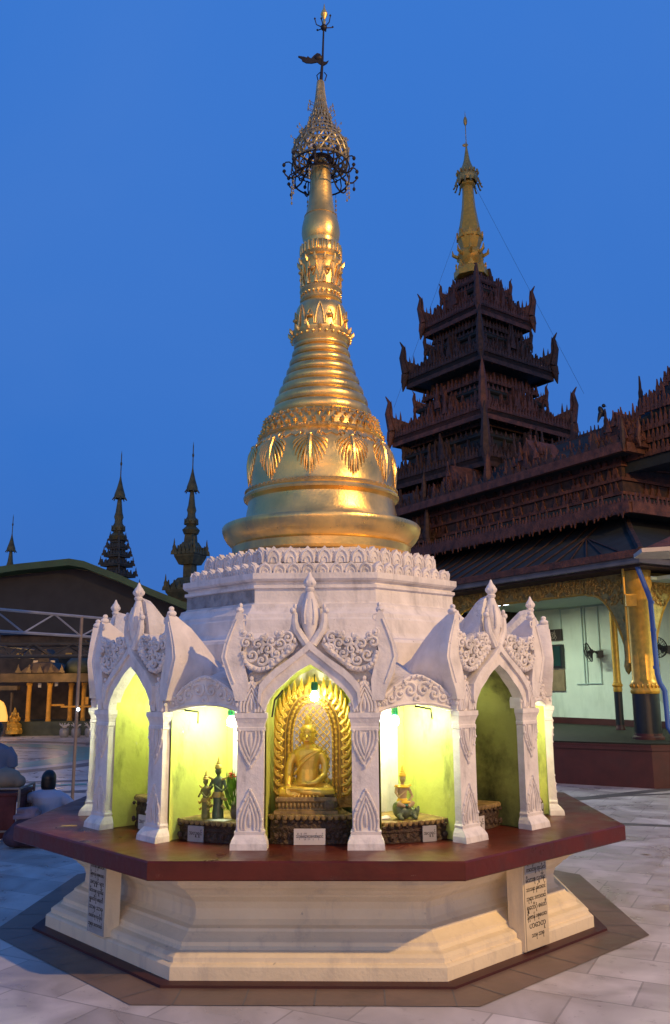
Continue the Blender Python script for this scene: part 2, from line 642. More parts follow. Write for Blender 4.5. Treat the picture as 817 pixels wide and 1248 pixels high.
b = MB()
oct_ring(1.7, 2.14, .004, b)
tag(b.build('paving_border', 'band_brown'), kind='structure')
b = MB()
for i in range(8):
    for j in range(-2, 3):
        th = i * PI / 4 + PSI
        n_ = Vector((math.cos(th), math.sin(th)))
        t_ = Vector((-n_.y, n_.x))
        p0 = n_ * 1.91 + t_ * (j * .36 + .05)
        p1 = n_ * 2.138 + t_ * (j * .36 + .05)
        dd = t_ * .004
        b.add([(p0.x - dd.x, p0.y - dd.y, .0055), (p0.x + dd.x, p0.y + dd.y, .0055), (p1.x + dd.x, p1.y + dd.y, .0055), (p1.x - dd.x, p1.y - dd.y, .0055)], [(0, 1, 2, 3)])
tag(b.build('paving_joints', 'band_dark'), kind='structure')
b = MB()


def strip(mb, p, q, wd, z):
    p, q = Vector(p), Vector(q)
    d = (q - p).normalized()
    n = Vector((-d.y, d.x)) * wd / 2
    mb.add([(p.x - n.x, p.y - n.y, z), (q.x - n.x, q.y - n.y, z), (q.x + n.x, q.y + n.y, z), (p.x + n.x, p.y + n.y, z)], [(0, 1, 2, 3)])


def ring_band(mb, c, r0, r1, a0, a1, z, ex=1.0, n=48):
    vs = []
    for i in range(n + 1):
        a = a0 + (a1 - a0) * i / n
        vs += [(c[0] + r0 * math.cos(a) * ex, c[1] + r0 * math.sin(a), z), (c[0] + r1 * math.cos(a) * ex, c[1] + r1 * math.sin(a), z)]
    mb.add(vs, [(2 * i, 2 * i + 1, 2 * i + 3, 2 * i + 2) for i in range(n)])


strip(b, (2.4, 4.82), (6.6, 7.4), .22, .004)
strip(b, (2.5, 3.75), (5.2, 2.75), .14, .0035)
strip(b, (2.3, 5.35), (5.3, 6.1), .12, .003)
strip(b, (-9, 7.2), (-1.5, 8.9), .26, .004)
strip(b, (-9, 5.6), (-2.5, 7.1), .30, .0035)
ring_band(b, (-9.6, 13.4), 5.0, 5.5, -1.6, 1.6, .003)
tag(b.build('paving_stripes', 'band_dark'), kind='structure')
b = MB()
ring_band(b, (-9.4, 13.4), 3.5, 4.4, 0, 2 * PI, .004)
strip(b, (-9, 6.55), (-3.0, 8.0), .20, .005)
tag(b.build('turquoise_paving_ring', 'turquoise'), kind='structure')

# ------------------------------------------------------------------ THE SHRINE
shrine = empty('stupa', (0, 0, 0), PSI, 'white octagonal shrine with gilded bell spire and lamplit arched niches on a red ledge', 'stupa')

b = MB()
b.octa([(1.90, .0), (1.90, .018), (1.78, .018)])
b.build('kerb', 'maroon', shrine)
b = MB()
b.octa([(1.80, .012), (1.824, .012), (1.824, .085), (1.812, .095), (1.795, .1), (1.795, .125), (1.775, .14), (1.74, .150), (1.725, .165), (1.725, .185), (1.70, .20),
        (1.665, .225), (1.66, .24), (1.625, .25), (1.60, .275), (1.595, .33), (1.61, .37), (1.65, .405), (1.66, .42),
        (1.675, .425), (1.70, .45), (1.745, .475), (1.76, .49), (1.775, .495), (1.775, .5715)])
b.build('plinth', 'base_paint', shrine)
b = MB()
b.octa([(1.50, .572), (2.037, .572), (2.0435, .579), (2.0435, .664), (2.036, .672), (1.0, .672)])
b.build('ledge', 'red_ledge', shrine)

# inscription tablets
BUR = ['ရတနာ သုံးပါး', 'ကောင်းမှု ကုသိုလ်', 'မိသားစု လှူဒါန်း', 'သာသနာ နှစ်ထောင်', 'ဘုရား ဒကာတော်', 'ရွှေတိဂုံ စေတီ', 'နိဗ္ဗာန် ပစ္စယော', 'ဟောတု', 'သာဓု သာဓု', 'အလှူရှင် များ']
tb = MB()
tb.X = Matrix.Rotation(PI / 4, 4, 'Z')
tb.box((.065, -1.79, .30), (.250, .115, .54))
tb.build('tablet_pier', 'base_paint', shrine)
tb = MB()
tb.X = Matrix.Rotation(PI / 4, 4, 'Z')
tb.box((.065, -1.851, .30), (.235, .008, .53))
o = tb.build('inscription_tablet', 'tablet_cream', shrine)
o['label'] = 'cream tablet with lines of dark script'
tb = MB()
tb.X = Matrix.Rotation(PI / 4, 4, 'Z')
tb.box((.065, -1.858, .515), (.225, .006, .105))
tb.build('grey_panel', 'tablet_grey', o)
tx = MB()
X = Matrix.Rotation(PI / 4, 4, 'Z')
tx.X = X
for i in range(9):
    wdt = .205 if i < 7 else (.17, .13)[i - 7]
    z = .525 - i * .052 - (.008 if i > 1 else 0)
    put_text(tx, BUR[i], .042, lambda x, y, h, z=z, yy=(-1.8622 if i < 1 or i == 1 else -1.8562): (.065 + x, yy - h, z + y), wdt)
tx.build('lettering', 'ink', o)
tb = MB()
tb.X = Matrix.Rotation(-PI / 4, 4, 'Z')
tb.box((-.055, -1.785, .335), (.215, .10, .47))
tb.build('tablet_pier', 'base_paint', shrine)
tb = MB()
tb.X = Matrix.Rotation(-PI / 4, 4, 'Z')
tb.box((-.055, -1.837, .335), (.20, .006, .46))
o = tb.build('inscription_tablet', 'tablet_grey', shrine)
o['label'] = 'weathered grey stone tablet'
tx = MB()
tx.X = Matrix.Rotation(-PI / 4, 4, 'Z')
for i in range(9):
    put_text(tx, BUR[(i * 3) % 10], .036, lambda x, y, h, z=.53 - i * .048: (-.055 + x, -1.841 - h, z + y), .17)
tx.build('lettering', 'ink', o)

AF = 1.69   # distance of the porch fronts from the axis


def FF(t, z, h, a=AF):
    return (t, -(a + h), z)


# ---- pillar (local: centred t=0, front at y=-AF)
def pillar_parts():
    d = .165
    sh = MB()

    def sect(hw, hd, z):
        y0 = -AF + .082 - hd * 1.0
        return [(-hw, y0, z), (hw, y0, z), (hw, -AF + .05, z), (-hw, -AF + .05, z)]
    prof = [(.106, .135, .672), (.105, .130, .705), (.098, .115, .725), (.086, .092, .748), (.088, .094, .765), (.084, .088, .770), (.080, .084, .776),
            (.078, .082, .79), (.078, .082, 1.322), (.084, .088, 1.328), (.084, .088, 1.345), (.080, .084, 1.350), (.083, .087, 1.37), (.092, .096, 1.395), (.096, .10, 1.402), (.096, .10, 1.43)]
    sh.loft([sect(*q) for q in prof])
    return sh


def leaf_relief(mb, f, base, tip, hw, beads=True, r=.007, layers=3):
    """pointed lotus-leaf outline; base z, tip z (tip may be below base)"""
    H = tip - base
    for l in range(layers):
        k = 1 - l * .30
        b0 = base
        t0 = base + H * (1 - l * .17)
        n = 9
        left, right = [], []
        for i in range(n):
            t = i / (n - 1)
            wdt = hw * k * (1 - t ** 1.6) ** .8 * (1 + .18 * math.sin(PI * min(1, t * 1.3)))
            z = b0 + (t0 - b0) * t
            left.append((-wdt, z))
            right.append((wdt, z))
        pts = left + right[::-1][1:]
        rr = r * (1.15 if l == 0 else .9)
        mb.tube([f(u, v, .002 + .002 * l) for u, v in pts], rr, 6)
        if l == 0 and beads:
            for (u, v) in pts[::2]:
                mb.ell(f(u, v, .006), (r * 1.5,) * 3, 6, 4)
    mb.ell(f(0, base + H * .32, .0), (hw * .2, .012, abs(H) * .28), 8, 6)


sh = pillar_parts()
orn = MB()
leaf_relief(orn, FF, .775, .995, .066, True)
leaf_relief(orn, FF, 1.325, 1.125, .068, True)
crown = MB()
# flame leaf over the capital
lp = [(-.085, 1.43), (-.088, 1.48), (-.07, 1.53), (-.05, 1.57), (-.02, 1.60), (.0, 1.635), (.02, 1.60), (.05, 1.57), (.07, 1.53), (.088, 1.48), (.085, 1.43)]
crown.prism(lp, FF, -.09, -.004)
leaf_relief(crown, FF, 1.435, 1.60, .06, False, .008, 3)
for u, v in lp[1:-1]:
    crown.ell(FF(u * .95, v - .004, -.004), (.013, .013, .014), 6, 4)
PT = .335
PIL0 = None
for k in range(8):
    for sx in (-1, 1):
        X = Matrix.Rotation(k * PI / 4, 4, 'Z') @ Matrix.Translation((sx * PT - .01, 0, 0))
        if PIL0 is None:
            o = sh.build('pillar', 'stucco', shrine)
            q1 = orn.build('leaf_relief', 'stucco', o)
            q2 = crown.build('flame_leaf', 'stucco', o)
            PIL0 = o
        else:
            o = dup(PIL0, shrine)
        o.matrix_local = X

# ---- porch front (ogee arch band, scrolls, horns, finial) and roof, one part each, copied to eight faces
OUT = [(.305, 1.50), (.297, 1.59), (.255, 1.64), (.198, 1.69), (.145, 1.725), (.096, 1.76), (.045, 1.802), (0, 1.848)]
INN = [(.262, 1.43), (.255, 1.47), (.240, 1.505), (.20, 1.56), (.147, 1.605), (.105, 1.645), (.073, 1.67), (0, 1.712)]
band = MB()
for sx in (-1, 1):
    poly = [(sx * u, v) for u, v in OUT] + [(sx * u, v) for u, v in INN[::-1]]
    if sx > 0:
        poly = poly[::-1]
    band.prism(poly, FF, -.07, .012)
    mid = [(sx * (u * .62 + p * .38), v * .62 + q * .38) for (u, v), (p, q) in zip(OUT, INN)]
    pl2 = [(sx * u, v + .001) for u, v in OUT] + mid[::-1]
    if sx > 0:
        pl2 = pl2[::-1]
    band.prism(pl2, FF, .010, .030)
band0 = band

scr = MB()
for sx in (-1, 1):
    P = [(.425, 1.93), (.36, 1.872), (.28, 1.855), (.21, 1.872), (.155, 1.905), (.10, 1.925), (.07, 1.83), (.10, 1.785), (.17, 1.73), (.25, 1.675), (.33, 1.675), (.39, 1.73)]
    poly = [(sx * u, v) for u, v in P]
    if sx < 0:
        poly = poly[::-1]
    scr.prism(poly, FF, -.12, -.012)
    low = [(.40, 1.78), (.385, 1.73), (.35, 1.695), (.30, 1.68), (.25, 1.69), (.19, 1.735), (.13, 1.785), (.09, 1.83)]
    scr.tube([FF(sx * u, v, .0) for u, v in low], .018, 8)
    for i in range(len(low) - 1):
        for q in (0, .5):
            u = low[i][0] * (1 - q) + low[i + 1][0] * q
            v = low[i][1] * (1 - q) + low[i + 1][1] * q
            scr.ell(FF(sx * u, v, .016), (.012, .012, .012), 6, 4)
    cs = [(.345, 1.765, .040), (.285, 1.735, .036), (.31, 1.83, .036), (.25, 1.80, .040), (.20, 1.775, .030), (.23, 1.85, .030), (.175, 1.835, .035), (.13, 1.87, .034), (.38, 1.84, .034), (.125, 1.81, .024), (.36, 1.885, .024), (.175, 1.89, .02), (.28, 1.865, .02), (.225, 1.725, .02), (.395, 1.90, .022)]
    for i, (u, v, r_) in enumerate(cs):
        pts = spiral(u, v, r_, 1.35, 1 if i % 2 else -1, i * 1.9)
        n = len(pts)
        scr.tube([FF(sx * a, c, .002 + .014 * j / n) for j, (a, c) in enumerate(pts)], [.012 - .006 * j / n for j in range(n)], 6)
        scr.ell(FF(sx * u, v, .014), (.009, .012, .009), 6, 4)
        lx = u + r_ * 1.3 * math.cos(i * 2.3)
        lz = v + r_ * 1.3 * math.sin(i * 2.3)
        scr.ell(FF(sx * lx, lz, .0), (.012, .014, .018), 6, 5)
    # hooks beside the finial
    hk = [(.02, 1.83), (.05, 1.875), (.078, 1.92), (.088, 1.965), (.088, 2.005), (.096, 2.03)]
    scr.tube([FF(sx * u, v, -.005) for u, v in hk], [.026, .027, .025, .022, .018, .011], 8)
    scr.ell(FF(sx * .10, 2.03, -.003), (.020, .02, .020), 8, 6)
    scr.ell(FF(sx * .088, 2.055, -.003), (.012, .014, .018), 8, 6)

horns = {-1: MB(), 1: MB()}
HO = [(.44, 1.50), (.455, 1.56), (.49, 1.64), (.528, 1.757), (.512, 1.83), (.487, 1.90), (.455, 1.97), (.438, 2.02),
      (.415, 2.03), (.400, 2.0), (.398, 1.93), (.400, 1.86), (.412, 1.78), (.385, 1.70), (.365, 1.62), (.37, 1.50)]


def hsec(y, zs, ts, cx=.44):
    out = []
    for u, v in HO:
        vv = 1.50 + (v - 1.50) * zs
        out.append((cx + (u - cx) * ts, y, vv))
    return out


for sx in (-1, 1):
    horn = horns[sx]
    rings = [hsec(-AF - .01, 1.0, 1.0), hsec(-AF + .06, .985, 1.0), hsec(-AF + .07, .97, .92), hsec(-AF + .16, .86, .92), hsec(-AF + .26, .68, .9), hsec(-AF + .36, .48, .85), hsec(-AF + .50, .33, .8)]
    rings = [[(sx * x, y, z) for x, y, z in r_] for r_ in rings]
    if sx > 0:
        rings = [r_[::-1] for r_ in rings]
    horn.loft(rings)
    edge = [(.447, 1.60), (.478, 1.68), (.505, 1.757), (.492, 1.83), (.468, 1.90), (.437, 1.98)]
    horn.tube([FF(sx * u, v, .012) for u, v in edge], .006, 6)
    # curled tip
    horn.ell(FF(sx * .425, 2.035, -.02), (.026, .034, .022), 8, 6)
    horn.ell(FF(sx * .42, 2.065, -.02), (.014, .02, .016), 8, 6)
    horn.tube([FF(sx * (.40 + .02 * math.cos(a)), 1.99 + .02 * math.sin(a), .004) for a in [i * .7 for i in range(8)]], .006, 5)

fin = MB()
fin.lathe([(.012, 1.82), (.030, 1.87), (.048, 1.93), (.058, 1.985), (.055, 2.03), (.042, 2.08), (.027, 2.125), (.020, 2.145), (.028, 2.155), (.030, 2.165), (.022, 2.172),
           (.033, 2.185), (.036, 2.205), (.028, 2.225), (.016, 2.24), (.004, 2.268)], 12, (0, -AF + .03, 0))
for j in range(6):
    a = j * PI / 3
    fin.tube([(.052 * math.cos(a) * q, -AF + .03 + .052 * math.sin(a) * q, z) for q, z in ((1.05, 1.95), (1.16, 2.0), (1.0, 2.05), (.65, 2.10))], .007, 5)
    fin.ell((.03 * math.cos(a), -AF + .03 + .03 * math.sin(a), 2.20), (.01, .01, .016), 6, 4)

roof = MB()


def rsec(y, peak, k):
    """closed section: outer roof line then the vault under it"""
    o_ = [(-.44, 1.46), (-.42, 1.60), (-.36, 1.64 + .02 * k), (-.28, 1.70 + .03 * k), (-.20, 1.76 + .05 * k), (-.13, 1.80 + .09 * k), (-.10, peak - .16), (-.055, peak - .035), (0, peak)]
    o_ += [(-x, z) for x, z in o_[:-1][::-1]]
    i_ = [(.29, 1.46), (.28, 1.50), (.24, 1.56), (.16, 1.645), (.08, 1.70), (0, 1.73)]
    i_ += [(-x, z) for x, z in i_[:-1][::-1]]
    return [(x, y, z) for x, z in o_ + i_]


roof.loft([r_[::-1] for r_ in [rsec(-AF + .05, 2.17, 1), rsec(-AF + .12, 2.15, 1), rsec(-AF + .2, 2.07, .9), rsec(-AF + .3, 1.99, .8), rsec(-AF + .42, 1.93, .6), rsec(-1.12, 1.89, .5)]], smooth=False)

liner = MB()


def lsec(y, k, zk=1.0):
    pts = [(-.262, .674), (-.262, 1.45), (-.245, 1.52), (-.19, 1.60), (-.11, 1.67), (0, 1.715)]
    pts += [(-x, z) for x, z in pts[:-1][::-1]]
    return [(x * k, y, .674 + (z - .674) * zk) for x, z in pts]


L_ = [lsec(-1.645, .985), lsec(-1.52, .985), lsec(-1.36, 1), lsec(-1.28, .96, .995), lsec(-1.22, .84, .98), lsec(-1.18, .6, .96), lsec(-1.165, .3, .94)]
liner.loft(L_, smooth=True, cap=False, wrap=False)
liner.add(L_[-1], [tuple(range(len(L_[-1])))])
# outer skin of the niche wall, so it has thickness
L2 = [[(x * 1.1 + (.006 if x > 0 else -.006), y, z + .01) for x, y, z in r_] for r_ in L_]
liner.loft([r_[::-1] for r_ in L2[1:6]], smooth=False, cap=False, wrap=False)

# corner bays (between two porches)
X45 = Matrix.Rotation(PI / 8, 4, 'Z')
bay = MB()
A2 = 1.70


def BB(t, z, h):
    return (t, -(A2 + h), z)


lin = MB()
top = [(-.30, 1.475), (-.27, 1.50), (-.215, 1.53), (-.15, 1.585), (-.09, 1.62), (-.035, 1.645), (.0, 1.65)]
top += [(-x, z) for x, z in top[:-1][::-1]]
bot = [(.27, 1.42), (.255, 1.425), (.19, 1.445), (.10, 1.462), (0, 1.468)]
bot += [(-x, z) for x, z in bot[:-1][::-1]]
lin.prism((top + bot)[::-1], BB, -.10, -.02)
lin.tube([BB(x, z + .012, -.018) for x, z in bot[1:-1]], .012, 6)
lin.tube([BB(x, z - .010, -.018) for x, z in top], .013, 6)
for sx in (-1, 1):
    for i, (u, v, r_) in enumerate([(.045, 1.56, .046), (.115, 1.535, .038), (.175, 1.51, .030), (.225, 1.487, .022), (.08, 1.595, .02), (.0, 1.51, .022)]):
        pts = spiral(u, v, r_, 1.2, -1 if i % 2 else 1, .8 + i)
        n = len(pts)
        lin.tube([BB(sx * a, c, -.018 + .010 * j / n) for j, (a, c) in enumerate(pts)], [.011 - .005 * j / n for j in range(n)], 6)
        lin.ell(BB(sx * u, v, -.008), (.009, .010, .009), 6, 4)
for x, z in top[1:-1]:
    lin.ell(BB(x, z - .01, -.004), (.011, .011, .011), 6, 4)
# roof slope from lintel to the drum
croof = MB()


def csec(y, zc, ze, hw):
    p = [(-hw, ze), (-hw * .6, ze + (zc - ze) * .55), (-hw * .25, zc - .01), (0, zc), (hw * .25, zc - .01), (hw * .6, ze + (zc - ze) * .55), (hw, ze)]
    return [(x, y, z) for x, z in p] + [(hw, y, 1.475), (-hw, y, 1.475)]


croof.loft([r_[::-1] for r_ in [csec(-A2 + .05, 1.64, 1.50, .27), csec(-A2 + .18, 1.66, 1.54, .25), csec(-A2 + .34, 1.72, 1.60, .23), csec(-1.12, 1.80, 1.68, .20)]])
# bay lining: side walls, back wall, ceiling (plan polygon opening outward)
bl = MB()
pl = [(-.243, -1.672), (-.150, -1.17), (.150, -1.17), (.243, -1.672)]
zc0, zc1 = .674, 1.474
for i in range(3):
    (x0, y0), (x1, y1) = pl[i], pl[i + 1]
    bl.add([(x0, y0, zc0), (x1, y1, zc0), (x1, y1, zc1), (x0, y0, zc1)], [(0, 1, 2, 3)])
bl.add([(x, y, zc1) for x, y in pl], [(0, 1, 2, 3)])
PARTS = [(band, 'arch_band', 'stucco', 0), (scr, 'scrollwork', 'stucco', 0), (horns[-1], 'horn', 'stucco', 0), (horns[1], 'horn', 'stucco', 0), (fin, 'finial', 'stucco', 0), (roof, 'porch_roof', 'stucco_old', 0),
         (lin, 'bay_lintel', 'stucco', PI / 8), (croof, 'bay_roof', 'stucco_old', PI / 8), (bl, 'bay_lining', 'niche_green', PI / 8)]
for mb, nm, mt, ph in PARTS:
    o0 = mb.build(nm, mt, shrine, rz=ph)
    for k in range(1, 8):
        dup(o0, shrine, rz=ph + k * PI / 4)
o0 = liner.build('niche_lining', 'niche_green', shrine, rz=0)
for k in range(1, 8):
    if k == 1:
        o1 = liner.build('niche_lining', 'niche_soot', shrine, rz=PI / 4)
        o1['label'] = 'soot-blackened niche wall'
    else:
        dup(o0, shrine, rz=k * PI / 4)

# core and drum
b = MB()
b.octa([(1.12, .68), (1.12, 1.47), (1.22, 1.475), (1.22, 1.86), (1.205, 1.88), (1.14, 1.895), (1.125, 1.91), (1.115, 1.93), (1.105, 2.02), (1.095, 2.035), (1.09, 2.06), (1.065, 2.08), (1.045, 2.105), (1.04, 2.125), (1.01, 2.135),
        (1.0, 2.145), (1.0, 2.235), (1.018, 2.242), (1.018, 2.262), (.993, 2.268), (.993, 2.285), (1.02, 2.292), (1.032, 2.305), (1.032, 2.345), (.95, 2.35), (.90, 2.36), (.885, 2.43), (.83, 2.44), (.80, 2.54), (.70, 2.56), (.6, 2.60)])
b.build('drum', 'stucco', shrine)
b = MB()
b.X = Matrix.Rotation(-PI / 4, 4, 'Z')
b.box((0, -1.001, 2.19), (.82, .006, .088))
b.build('stained_frieze', 'grey_plaster', shrine)


def petal(mb, c, out, wd, h, lean):
    """c base centre (x,y,z), out outward angle"""
    ca, sa = math.cos(out), math.sin(out)

    def f(u, v, d):
        dd = d + lean * v / h
        return (c[0] + ca * dd - sa * u, c[1] + sa * dd + ca * u, c[2] + v)
    sh_ = [(-.5, 0), (-.52, .45), (-.40, .75), (-.2, .9), (0, 1.08), (.2, .9), (.40, .75), (.52, .45), (.5, 0)]
    mb.prism([(x * wd, y * h) for x, y in sh_], f, -.03, .012)
    for k, r_ in ((.82, .0075), (.42, .006)):
        pts = [(-.5 * k, .02), (-.5 * k, .5 * k), (-.32 * k, .82 * k), (0, 1.0 * k), (.32 * k, .82 * k), (.5 * k, .5 * k), (.5 * k, .02)]
        mb.tube([f(x * wd, y * h, .014) for x, y in pts], r_, 6)
    mb.ell(f(0, h * .3, .002), (.006, .006, h * .3), 6, 4)


lot = MB()
for a, z, n, wd, h, ln in ((.962, 2.348, 8, .088, .078, .012), (.868, 2.435, 6, .098, .112, .0)):
    for k in range(8):
        th = -PI / 2 + k * PI / 4
        nx, ny = math.cos(th), math.sin(th)
        tx_, ty_ = -ny, nx
        half = a * math.tan(PI / 8)
        for i in range(n):
            t = -half + (i + .5) * 2 * half / n
            petal(lot, (nx * a + tx_ * t, ny * a + ty_ * t, z), th, wd, h, ln)
            if n == 6:
                t2 = t + half / n
                petal(lot, (nx * (a - .018) + tx_ * t2, ny * (a - .018) + ty_ * t2, z + .01), th, .045, h * .86, ln)
lot.build('lotus_band', 'stucco', shrine)

# ---- gilded bell and spire
bell = MB()
bell.lathe([(.68, 2.58), (.715, 2.60), (.722, 2.655), (.712, 2.665), (.735, 2.68), (.765, 2.71), (.787, 2.745), (.801, 2.785), (.804, 2.812), (.795, 2.826), (.74, 2.832), (.65, 2.838), (.630, 2.865), (.615, 2.91),
            (.610, 2.95), (.600, 3.0), (.600, 3.03), (.615, 3.045), (.632, 3.055), (.637, 3.072), (.628, 3.088), (.612, 3.094), (.618, 3.103), (.622, 3.115), (.612, 3.128), (.600, 3.132), (.595, 3.15),
            (.600, 3.22), (.602, 3.30), (.597, 3.36), (.585, 3.42), (.562, 3.475), (.535, 3.515), (.508, 3.54), (.498, 3.555), (.505, 3.563), (.512, 3.575), (.502, 3.59), (.480, 3.60), (.470, 3.66), (.455, 3.70), (.462, 3.715), (.455, 3.73), (.40, 3.735)], 96)
bell.build('bell', 'gold', shrine)


def bell_r(z):
    T = [(3.13, .600), (3.22, .600), (3.30, .602), (3.36, .597), (3.42, .585), (3.475, .562), (3.515, .535), (3.54, .508)]
    for (z0, r0), (z1, r1) in zip(T, T[1:]):
        if z <= z1:
            t = max(0, (z - z0) / (z1 - z0))
            return r0 + (r1 - r0) * t
    return T[-1][1]


orn = MB()
NP = 11
for k in range(NP):
    a0 = -PI / 2 + R(-6) + k * 2 * PI / NP

    def cyl(u, z, h, a0=a0):
        z = 3.485 - (3.49 - z) * 1.38 if z < 3.49 else z - .005
        r_ = bell_r(z) + h
        a = a0 + u / .6
        return (r_ * math.cos(a), r_ * math.sin(a), z)
    # palmette: drooping lobes either side of a spine
    orn.tube([cyl(0, 3.49 - .245 * t, .008) for t in (0, .25, .5, .75, 1)], [.014, .020, .019, .013, .003], 8)
    for sx in (-1, 1):
        for j, (du, z0, z1, lx) in enumerate([(.02, 3.43, 3.275, .040), (.03, 3.44, 3.30, .068), (.04, 3.45, 3.325, .094), (.05, 3.46, 3.355, .116), (.06, 3.47, 3.39, .132), (.05, 3.475, 3.425, .138), (.03, 3.38, 3.262, .022)]):
            pts = []
            for q in range(6):
                t = q / 5
                u = sx * (du * .3 + (lx - du * .3) * math.sin(t * PI / 2))
                z = z0 + (z1 - z0) * t ** 1.4
                pts.append(cyl(u, z, .002 + .006 * math.sin(PI * t)))
            orn.tube(pts, [.007, .011, .012, .011, .008, .003], 6)
        pts = spiral(sx * .075, 3.49, .030, 1.2, sx, 1.5 if sx > 0 else 1.6)
        orn.tube([cyl(u, z, .006) for u, z in pts], .008, 6)
        # the swag between neighbours
        orn.tube([cyl(sx * u, z, .005) for u, z in ((.10, 3.495), (.125, 3.48), (.15, 3.49), (.172, 3.50))], .008, 6)
    orn.ell(cyl(0, 3.48, .01), (.02, .02, .016), 8, 6)
# zigzag
N = 150
orn.tube([((.622) * math.cos(2 * PI * i / N), .622 * math.sin(2 * PI * i / N), 3.116 + (.007 if i % 2 else -.007)) for i in range(N + 1)], .006, 5)
# leaf collar 3.56-3.72
for k in range(40):
    a = 2 * PI * k / 40
    for row, (r0, z0, r1, z1, w0) in enumerate([(.495, 3.59, .520, 3.565, .016), (.478, 3.605, .485, 3.655, .017), (.466, 3.66, .476, 3.70, .014), (.47, 3.70, .462, 3.73, .012)]):
        aa = a + (PI / 40 if row % 2 else 0)
        orn.tube([(r0 * math.cos(aa), r0 * math.sin(aa), z0), ((r0 + r1) / 2 * 1.03 * math.cos(aa), (r0 + r1) / 2 * 1.03 * math.sin(aa), (z0 + z1) / 2), (r1 * math.cos(aa), r1 * math.sin(aa), z1)], [w0 * .7, w0, w0 * .4], 6)
orn.build('palmette_relief', 'gold', shrine)

ring = MB()
ringsp = [(3.785, .418, .052), (3.885, .388, .048), (3.98, .353, .045), (4.07, .320, .043), (4.155, .290, .041), (4.24, .265, .040), (4.32, .244, .037), (4.39, .228, .03)]
prof = [(.40, 3.735)]
for z, r_, h in ringsp:
    for q in range(-4, 5):
        a = q / 4 * PI / 2
        prof.append((r_ - .026 + .030 * math.cos(a), z + h * .96 * math.sin(a)))
prof += [(.215, 4.42)]
ring.lathe(prof, 72)
ring.build('ringed_cone', 'gold', shrine)

lsp = MB()
lsp.lathe([(.22, 4.40), (.232, 4.42), (.246, 4.44), (.250, 4.47), (.262, 4.49), (.262, 4.505), (.235, 4.52), (.212, 4.53), (.214, 4.60), (.218, 4.68), (.208, 4.73), (.185, 4.77), (.165, 4.79),
           (.178, 4.80), (.182, 4.815), (.172, 4.83), (.166, 4.845), (.166, 4.87), (.176, 4.885), (.184, 4.90), (.176, 4.915), (.160, 4.93), (.162, 5.0), (.168, 5.08), (.180, 5.13), (.192, 5.155), (.186, 5.17), (.160, 5.18), (.148, 5.20),
           (.168, 5.22), (.174, 5.25), (.174, 5.30), (.164, 5.325), (.146, 5.335), (.148, 5.37)], 60)
for n, z, r_, rr in ((28, 4.455, .252, .014), (26, 4.858, .170, .012)):
    for k in range(n):
        a = 2 * PI * k / n
        lsp.ell((r_ * math.cos(a), r_ * math.sin(a), z), (rr,) * 3, 8, 6)
for k in range(16):
    a = 2 * PI * k / 16
    ca, sa = math.cos(a), math.sin(a)
    # crown of small tips round the collar
    lsp.tube([(r_ * ca, r_ * sa, z) for r_, z in ((.25, 4.485), (.272, 4.505), (.280, 4.53))], [.02, .016, .003], 6)
for n, z0, z1, r0, r1, wd in ((8, 4.53, 4.72, .218, .214, .06), (8, 5.12, 4.95, .172, .166, .05)):
    for k in range(n * 2):
        a0 = 2 * PI * k / n / 2
        for sx in (-1, 1):
            pts = []
            for q in range(7):
                t = q / 6
                a = a0 + sx * (wd / r0) * (1 - t ** 1.7) ** .8 * .62
                r_ = r0 + (r1 - r0) * t + .006
                pts.append((r_ * math.cos(a), r_ * math.sin(a), z0 + (z1 - z0) * t * (.72 if k % 2 else 1)))
            lsp.tube(pts, .0065, 5)
    for k in range(n):
        a = 2 * PI * (k + .5) / n
        lsp.ell((r0 * 1.03 * math.cos(a), r0 * 1.03 * math.sin(a), z0 * .6 + z1 * .4), (.03, .03, .018), 8, 6)
for k in range(14):
    a = 2 * PI * k / 14
    lsp.tube([(r_ * math.cos(a), r_ * math.sin(a), z) for r_, z in ((.178, 5.13), (.196, 5.155), (.205, 5.185))], [.018, .014, .003], 6)
    lsp.tube([(r_ * math.cos(a), r_ * math.sin(a), z) for r_, z in ((.162, 4.93), (.172, 4.96), (.168, 5.0))], [.016, .012, .003], 6)
for k in range(26):
    a = 2 * PI * k / 26
    lsp.tube([(.175 * math.cos(a), .175 * math.sin(a), z) for z in (5.232, 5.275, 5.318)], [.009, .012, .009], 6)
lsp.build('lotus_spire', 'gold', shrine)
bud = MB()
bud.lathe([(.145, 5.36), (.160, 5.40), (.168, 5.45), (.166, 5.50), (.155, 5.56), (.140, 5.61), (.125, 5.66), (.112, 5.73), (.102, 5.82), (.095, 5.92), (.090, 6.0), (.086, 6.10), (.03, 6.2)], 40)
bud.torus(.1425, 5.607, .004, 40)
bud.build('banana_bud', 'gold', shrine)

# ---- umbrella finial (hti)
hti = empty('umbrella_finial')
hti.parent = shrine
hx = .015
lat = MB()
prof = [(6.13, .240), (6.19, .250), (6.25, .247), (6.31, .232), (6.36, .203), (6.42, .168), (6.48, .130), (6.54, .102), (6.60, .082), (6.67, .064), (6.75, .048), (6.84, .037), (6.96, .026)]


def latr(z):
    for (z0, r0), (z1, r1) in zip(prof, prof[1:]):
        if z <= z1:
            return r0 + (r1 - r0) * (z - z0) / (z1 - z0)
    return .026


